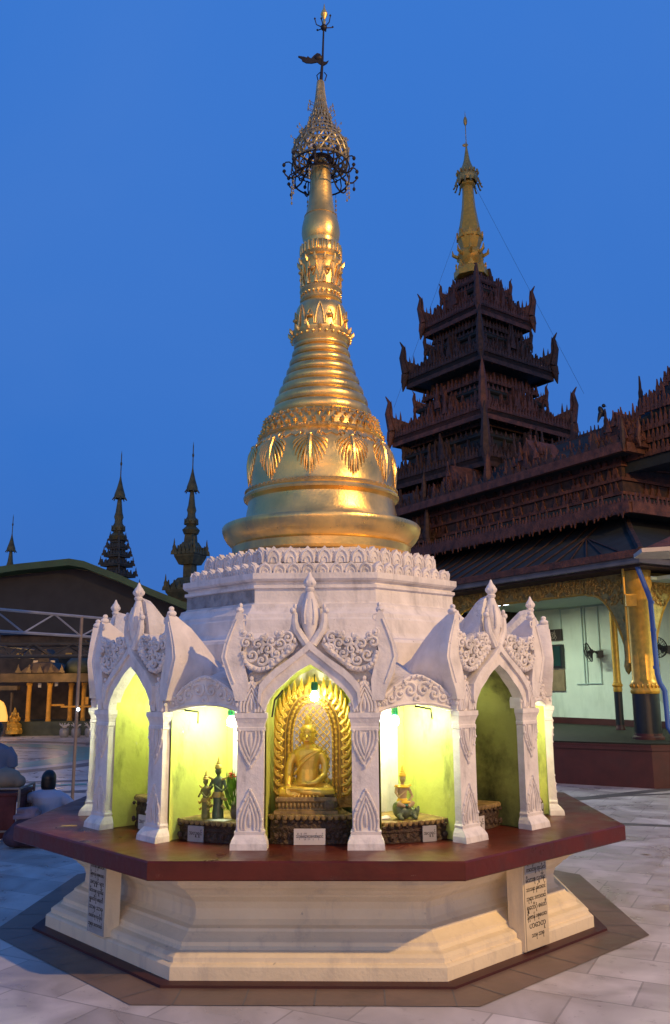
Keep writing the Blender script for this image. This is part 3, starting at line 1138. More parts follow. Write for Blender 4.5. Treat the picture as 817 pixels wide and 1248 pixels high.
for z, r_ in prof:
    lat.torus(r_, z, .009 if z < 6.5 else .006, 28, 5)
N = 20
for k in range(N):
    for sx in (-1, 1):
        pts = []
        for q in range(34):
            z = 6.13 + .83 * q / 33
            a = 2 * PI * k / N + sx * (.0 + 1.9 * (q / 33) ** .9)
            r_ = latr(z)
            pts.append((r_ * math.cos(a), r_ * math.sin(a), z))
        lat.tube(pts, .0075, 4)
for i, (z, r_) in enumerate(prof[:9]):
    n = [16, 14, 14, 12, 12, 10, 8, 8, 6][i]
    for k in range(n):
        a = 2 * PI * (k + (i % 2) * .5) / n
        lat.ell((r_ * 1.02 * math.cos(a), r_ * 1.02 * math.sin(a), z + .028), (.011, .011, .017), 6, 4)
random.seed(3)
for i in range(34):
    z = 6.2 + random.random() * .55
    a = random.random() * 2 * PI
    r_ = latr(z)
    d = Vector((math.cos(a), math.sin(a), 0))
    p = d * r_ + Vector((0, 0, z))
    q = p + d * .05 + Vector((0, 0, .035))
    lat.tube([p, q], .0025, 4)
    lat.ell(tuple(q), (.006, .006, .016), 5, 4)
o = lat.build('lattice_crown', 'lattice', hti)
bas = MB()
for r_, z, t in ((.25, 5.97, .008), (.255, 6.10, .006), (.13, 6.06, .007), (.10, 6.16, .02)):
    bas.torus(r_, z, t, 36, 5)
for k in range(10):
    a = 2 * PI * (k + .3) / 10
    ca, sa = math.cos(a), math.sin(a)
    bas.tube([(r_ * ca, r_ * sa, z) for r_, z in ((.09, 6.15), (.15, 6.08), (.20, 6.0), (.25, 5.97), (.29, 5.975), (.315, 6.0), (.325, 6.02))], [.008, .008, .008, .009, .008, .007, .006], 5)
    bas.ell((.325 * ca, .325 * sa, 6.03), (.017,) * 3, 6, 5)
    bas.tube([(r_ * ca, r_ * sa, z) for r_, z in ((.25, 5.97), (.262, 6.03), (.25, 6.10), (.28, 6.125), (.31, 6.12), (.325, 6.10))], .006, 5)
    bas.ell((.328 * ca, .328 * sa, 6.09), (.016, .016, .02), 6, 5)
    sp = spiral(.19, 6.06, .04, 1.2, 1, k)
    bas.tube([(u * ca, u * sa, v) for u, v in sp], .006, 4)
    if k % 2 == 0:
        bas.tube([(.30 * ca, .30 * sa, 5.975), (.30 * ca, .30 * sa, 5.93)], .003, 4)
        bas.ell((.30 * ca, .30 * sa, 5.915), (.014, .014, .02), 6, 5)
bas.build('iron_basket', 'dark_iron', hti)
tas = MB()
for a, l in ((R(205), .18), (R(190), .24), (R(-12), .20), (R(-25), .26), (R(250), .12), (R(60), .2), (R(120), .2)):
    ca, sa = math.cos(a), math.sin(a)
    x, y = .255 * ca, .255 * sa
    tas.tube([(x, y, 5.97), (x * 1.01, y * 1.01, 5.97 - l)], .002, 4)
    for j in range(4):
        tas.ell((x * 1.01, y * 1.01, 5.97 - l * (.35 + .22 * j)), (.009, .009, .016), 6, 4)
tas.build('bell_chain', 'lattice', hti)
b = MB()
b.ell((-.062, -.225, 6.165), (.022, .012, .030), 8, 6)
b.tube([(-.062, -.225, 6.19), (-.062, -.225, 6.225)], [.01, .003], 6)
b.build('pendant', 'plate', hti)
rod = MB()
rod.tube([(0, 0, 6.9), (.02, 0, 7.2), (.038, 0, 7.75)], [.018, .010, .006], 6)
for a in range(4):
    rod.tube([(.01 + .03 * math.cos(a * PI / 2), .03 * math.sin(a * PI / 2), 6.97), (.012 + .045 * math.cos(a * PI / 2), .045 * math.sin(a * PI / 2), 7.03), (.015 + .02 * math.cos(a * PI / 2), .02 * math.sin(a * PI / 2), 7.06)], .005, 4)
rod.build('rod', 'dark_iron', hti)
van = MB()
vp = [(.02, 7.20), (.0, 7.25), (-.03, 7.26), (-.06, 7.235), (-.085, 7.205), (-.10, 7.215), (-.115, 7.23), (-.125, 7.215), (-.15, 7.225), (-.20, 7.235), (-.205, 7.225), (-.175, 7.205), (-.165, 7.18), (-.13, 7.16), (-.08, 7.155), (-.03, 7.165), (.0, 7.14), (.03, 7.13), (.06, 7.15), (.075, 7.18), (.05, 7.165), (.03, 7.17)]
van.prism(vp, lambda u, v, h: (u, h, v), -.006, .006)
van.ell((-.02, 0, 7.215), (.04, .022, .03), 8, 6)
van.build('weather_vane', 'dark_iron', hti)
orb = MB()
orb.ell((.032, 0, 7.53), (.030, .030, .030), 10, 8)
for k in range(6):
    a = k * PI / 3 + .3
    dx, dy = math.cos(a), math.sin(a)
    orb.tube([(.032 + .02 * dx, .02 * dy, 7.53), (.032 + .07 * dx, .07 * dy, 7.545), (.032 + .085 * dx, .085 * dy, 7.55 + (.05 if k % 2 else 0))], .005, 5)
    orb.ell((.032 + .085 * dx, .085 * dy, 7.555 + (.05 if k % 2 else 0)), (.010,) * 3, 6, 4)
orb.build('orb', 'dark_iron', hti)
dia = MB()
dia.lathe([(.010, 7.56), (.014, 7.60), (.010, 7.62), (.034, 7.665), (.028, 7.69), (.010, 7.73), (.003, 7.78)], 10, (.036, 0, 0), smooth=False)
dia.build('diamond_bud', 'gold', hti)

# ------------------------------------------------------------------ lamps in the niches


def bulb_thing(k, a, z, power, label, t=0.0):
    X = Matrix.Rotation(PSI + k * PI / 4, 4, 'Z')
    p = X @ Vector((t, -a, z))
    o = empty('light_bulb', p, PSI + k * PI / 4, label, 'light bulb', 'lamps hanging in the niches')
    b1 = MB()
    b1.lathe([(.010, .055), (.020, .05), (.024, .02), (.020, 0), (.012, -.004)], 12)
    b1.build('socket', 'teal', o)
    b2 = MB()
    b2.lathe([(.012, -.004), (.022, -.02), (.026, -.04), (.020, -.058), (.006, -.066)], 14)
    b2.build('glass', 'bulb_glow_%d' % power, o)
    b3 = MB()
    b3.tube([(0, 0, .05), (0, .01, .10)], .004, 5)
    b3.build('cord', 'wire', o)
    return o


bulb_thing(0, 1.40, 1.555, 95, 'lit bulb with dark teal socket above the golden buddha in the front niche', .015)
bulb_thing(.5, 1.42, 1.40, 480, 'lit bulb with teal socket over the crowned figure riding a dark beast', -.03)
bulb_thing(-.5, 1.42, 1.40, 480, 'lit bulb with teal socket over the pair of standing figures and flowers', .03)
bulb_thing(-1, 1.35, 1.60, 300, 'lit bulb hidden high in the left pointed niche')
bulb_thing(1, 1.30, 1.60, 40, 'faint bulb near the arch tip of the soot blackened right niche')
bulb_thing(1.5, 1.45, 1.40, 300, 'lit bulb in the far right low bay above the yellow figure')
bulb_thing(-1.5, 1.45, 1.40, 300, 'lit bulb in the far left low bay above the golden animal')

# loose wires hanging in the niches belong to the shrine
wi = MB()
for k, pts in ((-1, [(.14, -1.45, 1.66), (.08, -1.45, 1.62), (.02, -1.46, 1.52), (-.02, -1.47, 1.38), (-.01, -1.47, 1.35)]),
               (1, [(-.16, -1.45, 1.60), (-.10, -1.45, 1.56), (-.05, -1.46, 1.47), (-.03, -1.46, 1.36)]),
               (0, [(-.17, -1.55, 1.56), (-.22, -1.55, 1.50), (-.235, -1.55, 1.40)]),
               (-.5, [(-.20, -1.60, 1.44), (-.10, -1.60, 1.43), (-.10, -1.60, 1.36)]),
               (.5, [(.02, -1.60, 1.46), (.13, -1.60, 1.44), (.14, -1.60, 1.38)])):
    wi.X = Matrix.Rotation(k * PI / 4, 4, 'Z')
    wi.tube(pts, .006, 5)
wi.build('loose_wire', 'wire', shrine)


# ------------------------------------------------------------------ altars in the niches
def altar(k, label, front=1.56, hw=.25, h=.15, plate=None, plate_t=0.0, grey=False, text=None, pw=.17, rake=0):
    o = empty('altar', (Matrix.Rotation(PSI + k * PI / 4, 4, 'Z') @ Vector((0, -1.36, .674))), PSI + k * PI / 4, label, 'altar', 'altars in the niches')
    F = -(front - 1.36)

    def plan(hw_, f_, back=.18):
        pts = []
        n = 8
        for i in range(n + 1):
            t = -1 + 2 * i / n
            pts.append((t * hw_, f_ + .02 * abs(t) ** 3 * 2))
        pts += [(hw_ * .55, back), (-hw_ * .55, back)]
        return pts
    b1 = MB()
    rings = []
    for s_, z in ((1.0, 0), (1.0, .02), (.965, .03), (.965, h * .45), (.985, h * .5), (.985, h * .56), (.96, h * .62), (.96, h * .9)):
        rings.append([(x * s_, y * s_, z) for x, y in plan(hw, F)])
    b1.loft(rings)
    # carved studs on the front
    for i in range(9):
        t = -1 + 2 * (i + .5) / 9
        b1.ell((t * hw * .93, F * .97, h * .26), (.018, .012, .02), 6, 4)
        b1.ell((t * hw * .93, F * .97, h * .76), (.018, .010, .012), 6, 4)
    b1.build('body', 'altar_wood', o)
    b2 = MB()
    b2.loft([[(x * s_, y * s_, z) for x, y in plan(hw, F)] for s_, z in ((.97, h * .9), (1.02, h * .92), (1.02, h * .98), (.99, h))])
    for i in range(13):
        t = -1 + 2 * (i + .5) / 13
        b2.ell((t * hw, F * 1.01 + .04 * abs(t) ** 3, h * .90), (.018, .012, .016), 6, 4)
    b2.build('top', 'altar_top', o)
    if plate:
        b3 = MB()
        b3.box((plate_t, F * 1.0 - .012, .045), (pw, .008, .09))
        pp = b3.build('name_plate', 'plate_grey' if grey else 'plate', o)
        t_ = MB()
        put_text(t_, text or 'အလှူရှင်', .034 if not text else .040, lambda x, y, h_: (plate_t + x, F - .0165 - h_, .040 + y), pw * .86)
        t_.build('lettering', 'ink', pp)
    return o


altar(0, 'dark carved altar under the golden buddha, with a white name plate on its front', 1.57, .25, .165, True, -.005, text='သိဒ္ဓိမြတ်ဗုဒ္ဓဂုဏ်ရောင်', pw=.185)
altar(.5, 'dark carved altar carrying the crowned figure on a beast, small plate right of centre', 1.62, .245, .12, True, .085, grey=True, pw=.09)
altar(-.5, 'dark carved altar carrying the standing pair and flowers, grey plate in the middle', 1.62, .245, .12, True, -.075, grey=True, pw=.11)
altar(1, 'empty dark altar inside the soot blackened right niche', 1.52, .24, .15, True, -.07, pw=.14)
altar(-1, 'empty dark altar with a scalloped edge inside the left pointed niche', 1.52, .24, .20, True, -.03, pw=.15)
altar(1.5, 'small dark altar in the far right bay under the yellow figure', 1.64, .24, .12, True, .09, grey=True, pw=.10)
altar(-1.5, 'small dark altar in the far left bay under the golden animal', 1.64, .24, .12)


def at_face(k, t, a, z):
    return Matrix.Rotation(PSI + k * PI / 4, 4, 'Z') @ Vector((t, -a, z))


# ------------------------------------------------------------------ golden buddha
ZB = .674 + .165
bu = empty('buddha_statue', at_face(0, -.03, 1.40, ZB), PSI, 'seated golden buddha, one hand reaching to the ground, in the front niche', 'statue')
b = MB()   # body: seated, right hand over the shin (at the viewer's left)
Z0 = .095
b.ell((0, .02, Z0 + .06), (.085, .06, .06), 16, 10)
b.loft([[(x * math.cos(a), .015 + y * math.sin(a), Z0 + z) for a in [2 * PI * i / 18 for i in range(18)]] for x, y, z in ((.075, .052, .05), (.068, .048, .10), (.066, .046, .15), (.082, .052, .20), (.092, .052, .235), (.086, .046, .262), (.05, .035, .278), (.028, .026, .29))], True)
b.tube([(0, .012, Z0 + .27), (0, .006, Z0 + .315)], [.028, .026], 12)
b.ell((0, .0, Z0 + .345), (.040, .043, .052), 18, 12)        # head
b.ell((0, -.02, Z0 + .325), (.028, .026, .026), 12, 8)     # jaw
b.tube([(0, -.040, Z0 + .355), (0, -.052, Z0 + .338), (0, -.044, Z0 + .334)], [.005, .008, .006], 8)   # nose
b.ell((0, -.042, Z0 + .318), (.013, .006, .005), 8, 6)
for sx in (-1, 1):
    b.ell((sx * .018, -.037, Z0 + .350), (.011, .006, .004), 8, 6)
    b.ell((sx * .043, .002, Z0 + .335), (.007, .012, .034), 8, 6)    # long ears
# folded legs
for sx in (-1, 1):
    b.tube([(sx * .05, .03, Z0 + .03), (sx * .11, -.02, Z0 + .028), (sx * .155, -.055, Z0 + .018)], [.045, .042, .032], 12)
b.tube([(.155, -.055, Z0 + .018), (.08, -.095, Z0 + .022), (-.02, -.105, Z0 + .032), (-.09, -.085, Z0 + .05)], [.031, .030, .025, .014], 12)
b.tube([(-.155, -.055, Z0 + .015), (-.08, -.085, Z0 + .010), (.02, -.09, Z0 + .006), (.08, -.085, Z0 + .004)], [.031, .028, .022, .014], 12)
# arms
b.tube([(-.082, .01, Z0 + .24), (-.108, .0, Z0 + .18), (-.113, -.02, Z0 + .115), (-.112, -.07, Z0 + .06)], [.027, .024, .021, .015], 12)
b.tube([(.082, .01, Z0 + .24), (.108, .005, Z0 + .18), (.105, -.02, Z0 + .115), (.05, -.065, Z0 + .075), (.0, -.078, Z0 + .070)], [.027, .024, .021, .016, .013], 12)
for j in range(4):
    x = -.121 + j * .008
    b.tube([(x, -.072, Z0 + .06), (x - .001, -.094, Z0 + .045), (x, -.103, Z0 + .012 + .004 * abs(j - 1.5))], [.0045, .004, .003], 6)
    y = -.092 + j * .009
    b.tube([(.0, y, Z0 + .072), (-.022, y, Z0 + .072), (-.036 - .003 * (j % 2), y, Z0 + .070)], [.0045, .004, .003], 6)
b.tube([(-.098, -.068, Z0 + .058), (-.09, -.088, Z0 + .045)], .0045, 6)
b.tube([(.0, -.056, Z0 + .074), (-.016, -.06, Z0 + .082)], .0045, 6)
b.build('body', 'gold_bright', bu, fuse=.0028, smooth_it=2)
for sx in (-1, 1):
    e_ = MB()
    e_.tube([(sx * (.008 + .0045 * q), -.0415 + .0012 * q, Z0 + .350 + .001 * math.sin(q)) for q in range(5)], .0018, 5)
    e_.build('eyelid', 'ink', bu)
e_ = MB()
e_.tube([(-.012, -.047, Z0 + .318), (0, -.0495, Z0 + .317), (.012, -.047, Z0 + .318)], .0018, 5)
e_.build('lips', 'flower_red', bu)
b = MB()
b.lathe([(.041, .365), (.044, .372), (.040, .39), (.03, .405), (.018, .412), (.014, .425), (.017, .435), (.012, .452), (.004, .472)], 18, (0, .004, Z0))
for k in range(14):
    a = 2 * PI * k / 14
    b.ell((.040 * math.cos(a), .004 + .042 * math.sin(a), Z0 + .372), (.006,) * 3, 6, 4)
b.build('crown', 'gold_bright', bu)
b = MB()
# robe edge across the chest and its folds over the left shoulder
b.tube([(.07, -.035, Z0 + .255), (.02, -.046, Z0 + .225), (-.04, -.044, Z0 + .175), (-.078, -.025, Z0 + .12)], .006, 6)
b.tube([(.05, -.040, Z0 + .262), (.0, -.048, Z0 + .238), (-.05, -.042, Z0 + .20)], .004, 6)
b.tube([(-.11, -.10, Z0 + .045), (0, -.128, Z0 + .040), (.11, -.098, Z0 + .04)], .005, 6)
for j in range(7):
    x = -.06 + j * .02
    b.tube([(x, -.112, Z0 + .02), (x * 1.2, -.118, Z0 - .006)], .006, 6)
b.build('robe', 'gold_bright', bu)
b = MB()
b.loft([[(x * s1, y * s1 - .02, z) for x, y in ((-.19, -.12), (.19, -.12), (.19, .12), (-.19, .12))] for s1, z in ((1, 0), (1, .018), (.9, .024), (.84, .045), (.9, .066), (.96, .072), (.96, .085), (.92, .094))])
for j in range(15):
    b.ell((-.16 + j * .0229, -.127, .046), (.011, .01, .018), 6, 4)
b.build('pedestal', 'altar_top', bu)

# gilded backplate behind the buddha
bk = empty('gilded_backplate', at_face(0, -.005, 1.255, ZB), PSI, 'gilded flame backplate with mirror mosaic behind the seated buddha', 'backplate')


def arch_pt(hw, zb, zt, t):
    """t in 0..1 up the right side of a pointed round arch"""
    if t < .45:
        return (hw, zb + (zt - zb) * .58 * t / .45)
    a = (t - .45) / .55 * PI / 2
    return (hw * math.cos(a) ** .85, zb + (zt - zb) * (.58 + .42 * math.sin(a)))


def arch_poly(hw, zb, zt, n=14):
    r_ = [arch_pt(hw, zb, zt, i / n) for i in range(n + 1)]
    return r_ + [(-x, z) for x, z in r_[:-1][::-1]]


fb = lambda u, v, h: (u, -h, v)
b = MB()
b.prism(arch_poly(.25, 0, .76), fb, -.02, 0)
b.build('board', 'gold_dull', bk)
b = MB()
b.prism(arch_poly(.125, .12, .64), fb, .002, .012)
fld = b.build('mirror_field', 'mirror_mosaic', bk)
b = MB()
for d_ in (-1, 1):
    for i in range(-9, 16):
        pts = []
        for q in range(26):
            u = -.12 + .24 * q / 25
            v = .10 + i * .042 + d_ * (u + .12) * 1.0
            hwv = None
            if .14 < v < .62:
                vv = (v - .12) / .52
                lim = .118 if vv < .58 else .118 * max(0, 1 - ((vv - .58) / .42) ** 2) ** .5
                if abs(u) < lim:
                    pts.append((u, v))
        if len(pts) > 2:
            b.tube([fb(u, v, .014) for u, v in (pts[0], pts[-1])], .0035, 4)
b.build('diamond_trellis', 'gold_bright', fld)
b = MB()
for hw, zt, r_, n in ((.128, .645, .008, 40), (.150, .672, .010, 40), (.172, .70, .006, 40)):
    pl_ = arch_poly(hw, .06, zt, 20)
    b.tube([fb(u, v, .012) for u, v in pl_], r_ * .6, 5)
    if hw == .150 or hw == .128:
        # evenly spaced beads
        acc = 0
        for (u0, v0), (u1, v1) in zip(pl_, pl_[1:]):
            L0 = math.hypot(u1 - u0, v1 - v0)
            m_ = max(1, int(L0 / .020))
            for q in range(m_):
                b.ell(fb(u0 + (u1 - u0) * q / m_, v0 + (v1 - v0) * q / m_, .02), (r_, r_, r_), 6, 4)
b.build('bead_border', 'gold_bright', bk)
b = MB()
for sx in (-1, 1):
    for i in range(15):
        t = .03 + i / 15 * .97
        u, v = arch_pt(.185, .05, .70, t)
        u2, v2 = arch_pt(.25, .05, .79, min(1, t + .05))
        du, dv = u2 - u, v2 - v
        pts = [(u, v), (u + du * .45 + dv * .1, v + dv * .45 - .012), (u + du * .85, v + dv * .7), (u + du * .95, v + dv + .015)]
        b.tube([fb(sx * p, q, .012) for p, q in pts], [.014, .017, .013, .003], 7)
        sp = spiral(u + du * .35, v + dv * .3 + .015, .018, 1.1, 1, 2.0)
        b.tube([fb(sx * p, q, .022) for p, q in sp], .0055, 5)
        b.ell(fb(sx * (u + du * .5), v + dv * .5, .022), (.010, .008, .010), 6, 5)
b.tube([fb(0, .70, .012), fb(0, .76, .014), fb(0, .80, .012)], [.022, .018, .003], 8)
b.build('flame_border', 'gold_bright', bk)
# small clay jar
jr = MB()
jr.lathe([(.022, 0), (.036, .012), (.046, .035), (.046, .06), (.036, .08), (.024, .09), (.030, .10), (.034, .105), (.022, .104)], 20)
for k in range(12):
    jr.ell((.046 * math.cos(k * PI / 6), .046 * math.sin(k * PI / 6), .048), (.006, .006, .02), 5, 4)
j = jr.build('jar', 'clay', loc=at_face(0, .108, 1.50, ZB + .002))
tag(j, 'small dark round jar standing on the altar beside the golden buddha', 'jar')


# ------------------------------------------------------------------ crowned small figures
def crown_mb(mb, c, s=1.0):
    mb.lathe([(.022 * s, 0), (.024 * s, .006 * s), (.019 * s, .014 * s), (.020 * s, .019 * s), (.013 * s, .027 * s), (.014 * s, .031 * s), (.008 * s, .040 * s), (.006 * s, .050 * s), (.0015 * s, .066 * s)], 14, c)


def rider(loc, rz, label):
    o = empty('seated_figure', loc, rz, label, 'statue')
    b = MB()     # beast / mound
    b.ell((0, 0, .045), (.062, .05, .045), 16, 10)
    b.ell((-.04, -.01, .06), (.03, .035, .045), 12, 8)
    b.ell((.065, -.02, .03), (.035, .028, .028), 12, 8)
    b.tube([(.07, -.02, .03), (.088, -.03, .05), (.094, -.03, .075)], [.018, .014, .006], 8)
    b.tube([(.05, -.04, .03), (.058, -.055, .012), (.07, -.06, .008)], [.018, .014, .010], 8)
    b.tube([(-.04, -.04, .03), (-.04, -.055, .012), (-.02, -.06, .008)], [.02, .015, .010], 8)
    for sx in (-1, 1):
        b.ell((.07, -.02 + sx * .02, .058), (.008, .008, .012), 6, 5)
    b.build('beast', 'bronze_green', o, fuse=.004, smooth_it=2)
    b = MB()
    b.loft([[(x * math.cos(a), y * math.sin(a), z) for a in [2 * PI * i / 14 for i in range(14)]] for x, y, z in ((.032, .026, .09), (.026, .021, .12), (.030, .022, .155), (.038, .022, .182), (.024, .018, .196), (.010, .010, .203))], True)
    b.tube([(0, 0, .195), (0, -.002, .215)], [.011, .011], 8)
    b.ell((.002, -.004, .234), (.019, .021, .026), 14, 10)
    b.tube([(0.002, -.024, .238), (.002, -.030, .230)], [.003, .004], 6)
    b.tube([(-.036, 0, .184), (-.046, -.005, .155), (-.035, -.022, .128), (.005, -.038, .160)], [.011, .009, .008, .006], 8)
    b.tube([(.036, 0, .184), (.052, -.005, .155), (.062, -.012, .128), (.028, -.034, .108)], [.011, .009, .008, .006], 8)
    for sx in (-1, 1):
        b.tube([(sx * .015, -.01, .095), (sx * .045, -.045, .092), (sx * .01, -.058, .078)], [.020, .017, .010], 8)
    b.build('body', 'statue_skin', o, fuse=.003, smooth_it=2)
    b = MB()
    crown_mb(b, (.002, -.002, .247))
    b.build('crown', 'yellow_paint', o)
    b = MB()
    b.lathe([(.040, .182), (.044, .188), (.03, .196), (.02, .2)], 14, (0, 0, 0))
    for sx in (-1, 1):
        b.tube([(sx * .03, -.01, .190), (sx * .048, -.01, .196), (sx * .058, -.01, .190)], [.008, .006, .002], 6)
    b.build('collar', 'yellow_paint', o)
    b = MB()
    b.lathe([(.034, .095), (.038, .10), (.031, .114), (.027, .12)], 14)
    b.ell((.0, -.045, .10), (.035, .018, .010), 10, 6)
    b.build('gold_dress', 'yellow_paint', o)
    b = MB()
    b.lathe([(.048, .082), (.045, .094), (.036, .1)], 14, (-.004, -.012, 0))
    b.build('green_sash', 'teal', o)
    return o


rider(at_face(.5, -.035, 1.52, .674 + .12), PSI + PI / 8, 'small seated figure in yellow crown and collar riding a dark green beast')


def stander(loc, rz, label, h, mt, grp=None):
    o = empty('standing_figure', loc, rz, label, 'statue', grp)
    k = h / .30
    b = MB()
    S = lambda *p: tuple(q * k for q in p)
    b.loft([[(x * k * math.cos(a), y * k * math.sin(a), z * k) for a in [2 * PI * i / 14 for i in range(14)]] for x, y, z in
            ((.034, .028, .0), (.032, .027, .03), (.028, .024, .08), (.032, .026, .115), (.024, .02, .145), (.03, .022, .18), (.036, .022, .20), (.024, .018, .212), (.01, .01, .222))], True)
    b.tube([S(0, 0, .215), S(0, -.003, .235)], [.01 * k] * 2, 8)
    b.ell(S(0, -.004, .250), S(.018, .02, .024), 12, 8)
    b.ell(S(0, -.025, .248), S(.004, .006, .007), 6, 5)
    for sx in (-1, 1):
        b.tube([S(sx * .034, 0, .20), S(sx * .050, -.006, .165), S(sx * .042, -.03, .145), S(sx * .006, -.045, .175)], [.011 * k, .009 * k, .008 * k, .006 * k], 8)
    b.build('body', mt, o, fuse=.0035, smooth_it=2)
    b = MB()
    crown_mb(b, S(0, -.002, .262), k * .95)
    b.build('crown', 'gold_dull', o)
    for sx in (-1, 1):
        b = MB()
        b.tube([S(sx * .028, -.01, .205), S(sx * .050, -.01, .212), S(sx * .062, -.01, .222)], [.007 * k, .006 * k, .002 * k], 6)
        b.build('shoulder_wing', 'gold_dull', o)
        b = MB()
        b.tube([S(sx * .03, -.01, .11), S(sx * .055, -.012, .10), S(sx * .07, -.012, .115)], [.010 * k, .008 * k, .002 * k], 6)
        b.tube([S(sx * .03, -.01, .07), S(sx * .048, -.012, .055), S(sx * .06, -.012, .065)], [.009 * k, .007 * k, .002 * k], 6)
        b.build('robe_wing', 'gold_dull', o)
    b = MB()
    b.lathe([(.036 * k, .112 * k), (.037 * k, .12 * k), (.027 * k, .14 * k)], 12)
    b.build('belt', 'gold_dull', o)
    return o


stander(at_face(-.5, -.005, 1.50, .794), PSI - PI / 8, 'taller of the two standing crowned figures, olive and gold, next to the flowers', .335, 'bronze_green', 'pair of standing figures')
stander(at_face(-.5, -.075, 1.53, .794), PSI - PI / 8 - .3, 'shorter brown standing figure at the left of the crowned pair', .26, 'statue_brown', 'pair of standing figures')

fl = empty('flower_bouquet', at_face(-.5, .10, 1.47, .794), PSI - PI / 8, 'vase of green leaves with red and white flowers beside the standing pair', 'flowers')
b = MB()
random.seed(11)
b2 = MB()
b3 = MB()
for i in range(90):
    a = random.random() * 2 * PI
    rr = .02 + .055 * random.random()
    h = .08 + .20 * random.random()
    p0 = Vector((.01 * math.cos(a), .01 * math.sin(a), .05))
    p1 = Vector((rr * .6 * math.cos(a), rr * .6 * math.sin(a), h * .6))
    p2 = Vector((rr * math.cos(a), rr * math.sin(a), h))
    d = (p2 - p1).normalized()
    sd_ = d.cross(Vector((math.cos(a + 1), math.sin(a + 1), .2))).normalized() * (.006 + .006 * random.random())
    if i % 2:
        b.tube([p0, p1, p2], .0015, 3)
    b.add([tuple(p1), tuple((p1 + p2) / 2 + sd_), tuple(p2 + d * .03), tuple((p1 + p2) / 2 - sd_)], [(0, 1, 2, 3)])
for i in range(9):
    a = random.random() * 2 * PI
    c = (-.045 + .04 * random.random(), -.02 * random.random(), .225 + .045 * random.random())
    for q in range(5):
        b2.ell((c[0] + .007 * math.cos(q * 1.26), c[1] + .007 * math.sin(q * 1.26), c[2]), (.007, .007, .005), 6, 4)
for i in range(5):
    c = (.02 + .035 * random.random(), -.03 + .02 * random.random(), .20 + .05 * random.random())
    for q in range(5):
        b3.ell((c[0] + .009 * math.cos(q * 1.26), c[1] + .004, c[2] + .009 * math.sin(q * 1.26)), (.008, .006, .008), 6, 4)
b.build('leaves', 'leaf', fl)
b2.build('red_flower', 'flower_red', fl)
b3.build('white_flower', 'flower_white', fl)
b = MB()
b.lathe([(.022, 0), (.03, .02), (.032, .05), (.022, .075), (.026, .08), (.02, .08)], 16)
b.build('vase', 'clay', fl)

# paper slips on the low altars
b = MB()
b.add([(-.075, -.03, .001), (.06, -.05, .003), (.085, .0, .008), (-.02, .02, .004)], [(0, 1, 2, 3)])
b.add([(-.075, -.03, .0), (.06, -.05, .0015), (.085, .0, .006), (-.02, .02, .002)], [(3, 2, 1, 0)])
tag(b.build('paper_sheet', 'paper', loc=at_face(-.5, .055, 1.575, .797), rz=PSI - PI / 8), 'white paper sheet lying before the standing pair', 'paper')
b = MB()
b.ell((0, 0, .008), (.045, .02, .012), 10, 6)
b.ell((.015, 0, .014), (.025, .015, .010), 8, 6)
tag(b.build('folded_cloth', 'paper', loc=at_face(.5, -.15, 1.50, .794), rz=PSI + PI / 8), 'small crumpled white cloth left of the crowned rider', 'cloth')

# far right bay: yellow figure and crouching stone animal
stander(at_face(1.5, -.12, 1.45, .794), PSI + 1.5 * PI / 4, 'yellow crowned figure half hidden behind the rightmost pillar', .29, 'yellow_paint')


def crouching_beast(loc, rz, label, mt, s=1.0):
    b = MB()
    b.X = Matrix.Scale(s, 4)
    b.tube([(-.06, 0, .06), (0, 0, .075), (.06, 0, .075)], [.035, .038, .034], 12)
    b.ell((.095, 0, .10), (.034, .028, .030), 12, 8)
    b.ell((.125, 0, .088), (.022, .018, .016), 10, 6)
    for sy in (-1, 1):
        b.tube([(.06, sy * .025, .06), (.07, sy * .03, .03), (.062, sy * .03, .008), (.08, sy * .03, .006)], [.018, .013, .011, .010], 8)
        b.tube([(-.055, sy * .026, .055), (-.03, sy * .034, .034), (-.06, sy * .032, .022), (-.052, sy * .032, .006), (-.036, sy * .032, .006)], [.024, .018, .012, .011, .010], 8)
        b.ell((.088, sy * .022, .130), (.008, .006, .016), 6, 5)
    b.tube([(-.09, 0, .06), (-.12, 0, .08), (-.125, 0, .115)], [.012, .009, .007], 8)
    o = b.build('guardian_animal', mt, loc=loc, rz=rz, fuse=.004, smooth_it=2)
    return tag(o, label, 'statue')


crouching_beast(at_face(1.5, -.01, 1.50, .794), PSI + 1.5 * PI / 4 - .4, 'cream crouching animal statue in the far right bay', 'tablet_cream', .95)
crouching_beast(at_face(-1.5, .0, 1.60, .800), PSI - 1.5 * PI / 4 + 2.6, 'golden crouching animal head poking out of the far left bay', 'gold_paint', 1.0)

# ------------------------------------------------------------------ PAVILION on the right
PO = Vector((5.426, 7.725, 0))
PU = Vector((-.5, .866025, 0))
PV = Vector((.866025, .5, 0))
PANG = math.atan2(PV.y, PV.x)


def PW(s_, v, z):
    p = PO + PU * s_ + PV * v
    return (p.x, p.y, z)


def pbox(mb, s0, s1, v0, v1, z0, z1):
    vs = [PW(s_, v, z) for z in (z0, z1) for s_, v in ((s0, v0), (s0, v1), (s1, v1), (s1, v0))]
    mb.add(vs, [(3, 2, 1, 0), (4, 5, 6, 7), (0, 1, 5, 4), (1, 2, 6, 5), (2, 3, 7, 6), (3, 0, 4, 7)])


pav = empty('pavilion', (PO.x, PO.y, 0), 0, 'dark roofed prayer pavilion with gold fretwork arches and pale green wall', 'pavilion')


def pbuild(mb, name, m, parent=None):
    """pavilion meshes are written in world space: bring them under the pavilion empty"""
    par = parent or pav
    mb.v = [(x - PO.x, y - PO.y, z) for x, y, z in mb.v]
    return mb.build(name, m, par)


b = MB()
